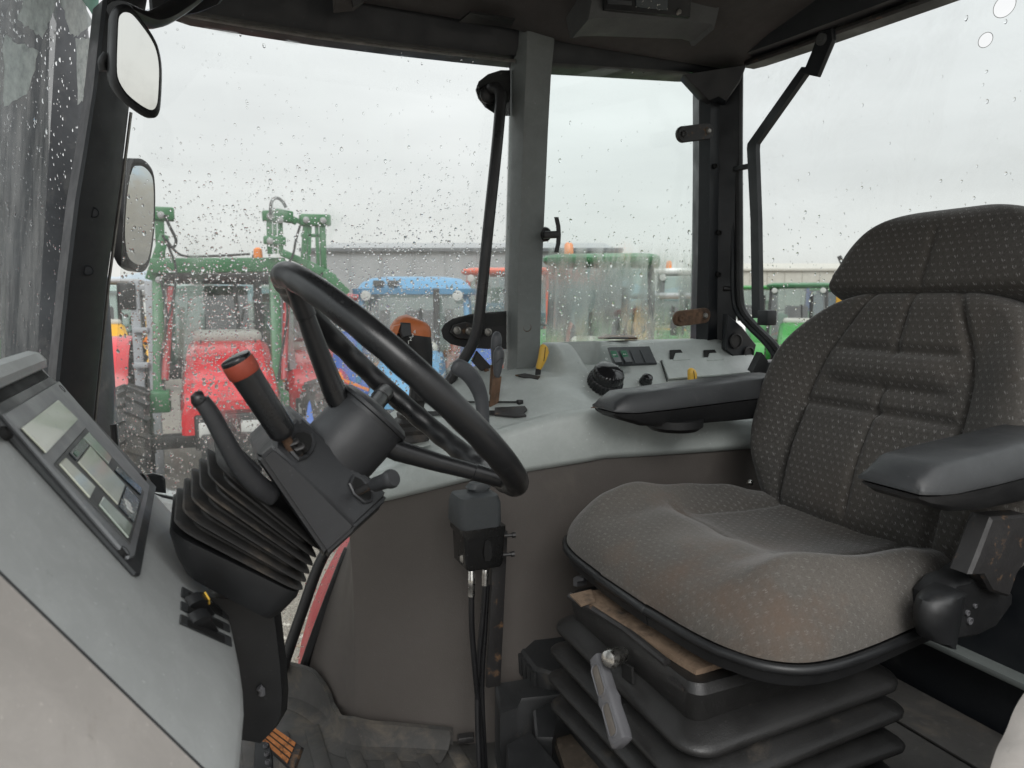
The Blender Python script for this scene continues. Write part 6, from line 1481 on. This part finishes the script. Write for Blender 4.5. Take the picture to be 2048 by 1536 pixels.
# green loader frame raised round it
ld = thing('front_loader', 'green front loader frame with raised hydraulic arms over the red tractor', 'loader', (0.2, 8.4, GZ))
def lp(px, py, y): return at(px, py, y=y)
Yl = 8.6
for (px0, py0, px1, py1) in ((316, 545, 318, 800), (548, 545, 556, 800)):
    b = MB(); b.bar(lp(px0, py0, Yl), lp(px1, py1, Yl - 0.4), 0.11, 0.12, ref=(0, 1, 0), bev=0.015); up = b.build('upright', T['green'], ld)
    b = MB(); b.box(lp(px1, py1 + 2, Yl - 0.42), (0.22, 0.26, 0.22), bev=0.02); b.build('mounting_bracket', T['green'], ld)
    b = MB(); b.tube([lp(px0 + 26, py0 + 30, Yl - 0.15), lp(px1 + 12, py1 - 40, Yl - 0.5)], 0.035, 10); b.build('hydraulic_ram', T['dkred'], ld)
b = MB(); b.bar(lp(300, 532, Yl - 0.12), lp(570, 530, Yl - 0.12), 0.16, 0.19, ref=(0, 1, 0), bev=0.02); b.build('cross_tube', T['green'], ld)
b = MB(); b.bar(lp(300, 560, Yl - 0.05), lp(330, 470, Yl - 0.05), 0.10, 0.10, bev=0.01); b.build('arm_tip', T['green'], ld)
b = MB(); b.bar(lp(318, 425, Yl), lp(322, 520, Yl), 0.09, 0.09, bev=0.01); b.box(lp(322, 428, Yl), (0.26, 0.16, 0.14), bev=0.02); b.build('arm_tip', T['green'], ld)
# raised arm heads to the right with pins and hose
Yr = 8.3
for (x0, y0, x1, y1, w_) in ((538, 432, 540, 505, 0.045), (549, 436, 551, 505, 0.03), (560, 436, 562, 505, 0.04), (531, 432, 548, 432, 0.09), (556, 430, 578, 434, 0.10), (574, 434, 590, 442, 0.06), (612, 440, 606, 530, 0.045), (620, 446, 617, 535, 0.03), (644, 440, 648, 545, 0.05), (633, 448, 637, 545, 0.03), (606, 440, 654, 441, 0.10), (590, 440, 610, 446, 0.04), (566, 506, 620, 530, 0.06), (620, 532, 664, 556, 0.08), (650, 550, 686, 585, 0.11), (532, 480, 566, 482, 0.07), (604, 470, 650, 472, 0.03), (560, 520, 600, 545, 0.04), (655, 575, 640, 640, 0.07)):
    w_ *= 1.27; b = MB(); b.bar(lp(x0, y0, Yr), lp(x1, y1, Yr), w_, w_, ref=(0, 1, 0), bev=w_ * 0.15, ext=w_ * 0.3); b.build('arm_link', T['green'], ld)
b = MB(); b.tube(curve([lp(541, 430, Yr - 0.1), lp(543, 405, Yr - 0.1), lp(552, 396, Yr - 0.1), lp(564, 402, Yr - 0.1), lp(572, 415, Yr - 0.1)], 5), 0.018, 8); b.build('hose', T['black'], ld)
b = MB(); b.tube(curve([lp(330, 430, Yr - 0.1), lp(338, 450, Yr - 0.1), lp(352, 480, Yr - 0.1), lp(345, 495, Yr - 0.1), lp(330, 480, Yr - 0.1)], 5), 0.016, 8); b.build('hose', T['black'], ld)
for pp in ([(325, 470), (340, 500), (352, 540), (346, 600), (330, 660)], [(332, 478), (362, 510), (420, 512), (500, 508)], [(600, 452), (592, 480), (586, 510), (575, 530)], [(560, 560), (575, 620), (566, 690), (556, 760)], [(322, 560), (334, 640), (322, 720), (330, 790)], [(645, 545), (630, 580), (636, 620)]):
    b = MB(); b.tube(curve([lp(px, py, Yr - 0.12) for px, py in pp], 5), 0.013, 7); b.build('hose', T['black'], ld)
for (px, py) in ((540, 432), (560, 440), (612, 440), (646, 441), (322, 430), (548, 560), (318, 560), (540, 482)):
    b = MB(); b.lathe(lp(px, py, Yr - 0.07), (0, -1, 0), [(0.035, -0.05), (0.035, 0.02), (0.02, 0.03)], 12); b.build('pin', T['grey'], ld)
b = MB(); c = lp(516, 506, Yl - 0.15); b.lathe(c, (0, 0, 1), [(0.05, -0.07), (0.05, -0.03), (0.045, 0.04), (0.02, 0.06)], 16); bc = b.build('amber_beacon', T['amber'], ld)
# leaning red-and-black strut left of it and a grey mast behind
ms = thing('grey_mast', 'grey steel lift mast standing left of the red tractor', 'mast', gpt(280, 8.2))
for px in (268, 298):
    b = MB(); A = at(px, 562, d=8.2); b.bar(V((A.x, A.y, GZ)), A, 0.09, 0.10, bev=0.01); b.build('rail', T['steelgrey'], ms)
for py in (575, 660, 730, 790):
    b = MB(); b.bar(at(268, py, d=8.2), at(298, py, d=8.2), 0.07, 0.06, bev=0.01); b.build('crossbar', T['steelgrey'], ms)
# blue, coral, green tractors
tractor('blue_tractor', 'blue rounded-roof tractor with two round roof lamps behind the steering wheel', T['blue'], gpt(800, 7.6), R(-22), roof_style='round', cabw=1.42, roofz=2.30, hood=(0.8, 1.0, 1.45), rimcol=T['grey'], fendercol=T['dkblue'], postcol=T['blue'])
tractor('coral_tractor', 'coral red tractor with thin cab posts left of the grey pillar', T['orange'], gpt(975, 11.0), R(-35), cabw=1.5, roofz=2.62, roofcol=T['orange'], postcol=T['orange'], beacon=False)
tractor('green_tractor', 'bright green roofed tractor behind the misted side window', T['jd'], gpt(1170, 7.0), R(-36), cabw=1.25, roofz=2.60, roofcol=T['green'], beacon=True, lights=False, rimcol=T['yellow'])
tractor('grey_machine', 'pale grey machine with amber beacon at the right of the misted window', T['white'], gpt(1372, 13.0), R(-40), cabw=1.4, roofz=2.70, roofcol=T['white'], beacon=True, rimcol=T['grey'])
tractor('green_tractor', 'green tractor with pale arm in the rear window beside the stay', T['jd'], gpt(1588, 16.0), R(-46), cabw=1.35, roofz=2.48, roofcol=T['green'], postcol=T['black'], rimcol=T['yellow'])
tractor('green_tractor', 'farther green tractor in the rear window left of the head pad', T['jd'], gpt(1655, 24.0), R(-48), cabw=1.4, roofz=2.5, roofcol=T['jd'], postcol=T['black'], rimcol=T['yellow'])
tractor('yellow_machine', 'yellow machine with grey cab far left behind the door glass', T['yellow'], gpt(225, 15.0), R(8), cabw=1.6, roofz=2.55, roofcol=T['grey'], rimcol=T['yellow'], fendercol=T['yellow'])
tractor('red_tractor', 'second red tractor parked close behind the steering wheel spoke', T['red'], gpt(640, 8.6), R(-6), cabw=1.45, roofz=2.15, roofcol=T['dkred'], hood=(0.8, 1.0, 1.4), rimcol=T['white'])
tractor('orange_tractor', 'orange tractor low in the misted side window', T['yellow'], gpt(1290, 12.5), R(-50), cabw=1.4, roofz=2.2, roofcol=T['grey'], rimcol=T['yellow'])
tractor('green_tractor', 'dark green tractor half hidden by the rear pillar in the rear window', T['green'], gpt(1505, 20.0), R(-40), cabw=1.4, roofz=2.5, roofcol=T['jd'], rimcol=T['yellow'])
tractor('grey_tractor', 'grey tractor far off between the green one and the head pad', T['grey'], gpt(1700, 30.0), R(-20), cabw=1.5, roofz=2.6, roofcol=T['black'], rimcol=T['grey'])
# blue container and crane booms beyond the rear window
bx2 = thing('blue_container', 'small blue container far off beside the head pad', 'container', gpt(1650, 26))
c = at(1650, 572, d=26); b = MB(); b.box((c.x, c.y, c.z - 0.9), (0.9, 0.9, 2.0), bev=0.04); b.build('body', T['dkblue'], bx2)
b = MB(); b.box((c.x - 0.1, c.y - 0.46, c.z - 0.9), (0.7, 0.03, 1.7)); b.build('door', T['blue'], bx2)
cr_ = thing('crane', 'orange mast with two black lattice booms beside the head pad', 'crane', gpt(1690, 24))
A = at(1694, 544, d=24); b = MB(); b.bar(V((A.x, A.y, GZ)), A, 0.5, 0.35, bev=0.03); b.build('mast', T['yellow'], cr_)
for px0, px1 in ((1678, 1694), (1693, 1706)):
    b = MB(); b.bar(at(px0, 512, d=24), at(px1, 548, d=24), 0.12, 0.12); b.build('boom', T['black'], cr_)
# sheds
def shed(name, lab, pxa, pxb, d, py_top, m, eave=None, ht=None, roofm=None, win=None):
    t = thing(name, lab, 'building', gpt((pxa + pxb) / 2, d))
    A, B = CAM + ray(pxa, 768) * d, CAM + ray(pxb, 768) * d
    zt_ = at((pxa + pxb) / 2, py_top, d=d).z
    dirv = (B - A); dirv.z = 0; L_ = dirv.length; dirv.normalize(); nr = V((-dirv.y, dirv.x, 0)); nr = nr if nr.dot(_f) > 0 else -nr
    A0 = V((A.x, A.y, GZ)); B0 = A0 + dirv * L_; dep = 14
    b = MB(); b.rings([[A0, A0 + V((0, 0, zt_ - GZ)), A0 + nr * dep / 2 + V((0, 0, zt_ - GZ + 0.9)), A0 + nr * dep + V((0, 0, zt_ - GZ)), A0 + nr * dep], [p + dirv * L_ for p in (A0, A0 + V((0, 0, zt_ - GZ)), A0 + nr * dep / 2 + V((0, 0, zt_ - GZ + 0.9)), A0 + nr * dep + V((0, 0, zt_ - GZ)), A0 + nr * dep)]]); b.build('wall', m, t, smooth=False)
    b = MB(); e0 = A0 + V((0, 0, zt_ - GZ + 0.02)) - nr * 0.12; b.bar(e0, e0 + dirv * L_, 0.24, 0.16, ref=(0, 0, 1)); b.build('eave', roofm or m, t)
    n_ = max(6, int(L_ / 1.4)); 
    for k in range(n_):
        p = A0 + dirv * (L_ * (k + 0.5) / n_) - nr * 0.03; b = MB(); b.box(p + V((0, 0, (zt_ - GZ) / 2)), (0.06, 0.06, zt_ - GZ - 0.2)); b.build('cladding_rib', m, t)
    for (xa, xb, ya, yb, mm) in win or ():
        pa, pb = at(xa, ya, d=d - 0.15), at(xb, yb, d=d - 0.15)
        b = MB(); b.bar(V((pa.x, pa.y, (pa.z + pb.z) / 2)), V((pb.x, pb.y, (pa.z + pb.z) / 2)), 0.08, abs(pa.z - pb.z), ref=(0, 0, 1)); b.build('window', mm, t)
    return t
shed('grey_shed', 'long pale grey shed with a strip window beyond the tractors', 610, 1240, 34, 503, T['shed'], win=((684, 752, 514, 534, T['shed_dark']), (872, 935, 548, 560, T['shed_dark']), (960, 1000, 548, 560, T['shed_dark'])), roofm=T['shed_dark'])
shed('pale_shed', 'long low pale beige shed seen in the rear window', 1440, 2300, 60, 541, T['shed_pale'], roofm=T['shed_pale'])
shed('low_shed', 'low pale shed far left behind the yellow machine', -200, 330, 48, 585, T['white'], roofm=T['grey'])
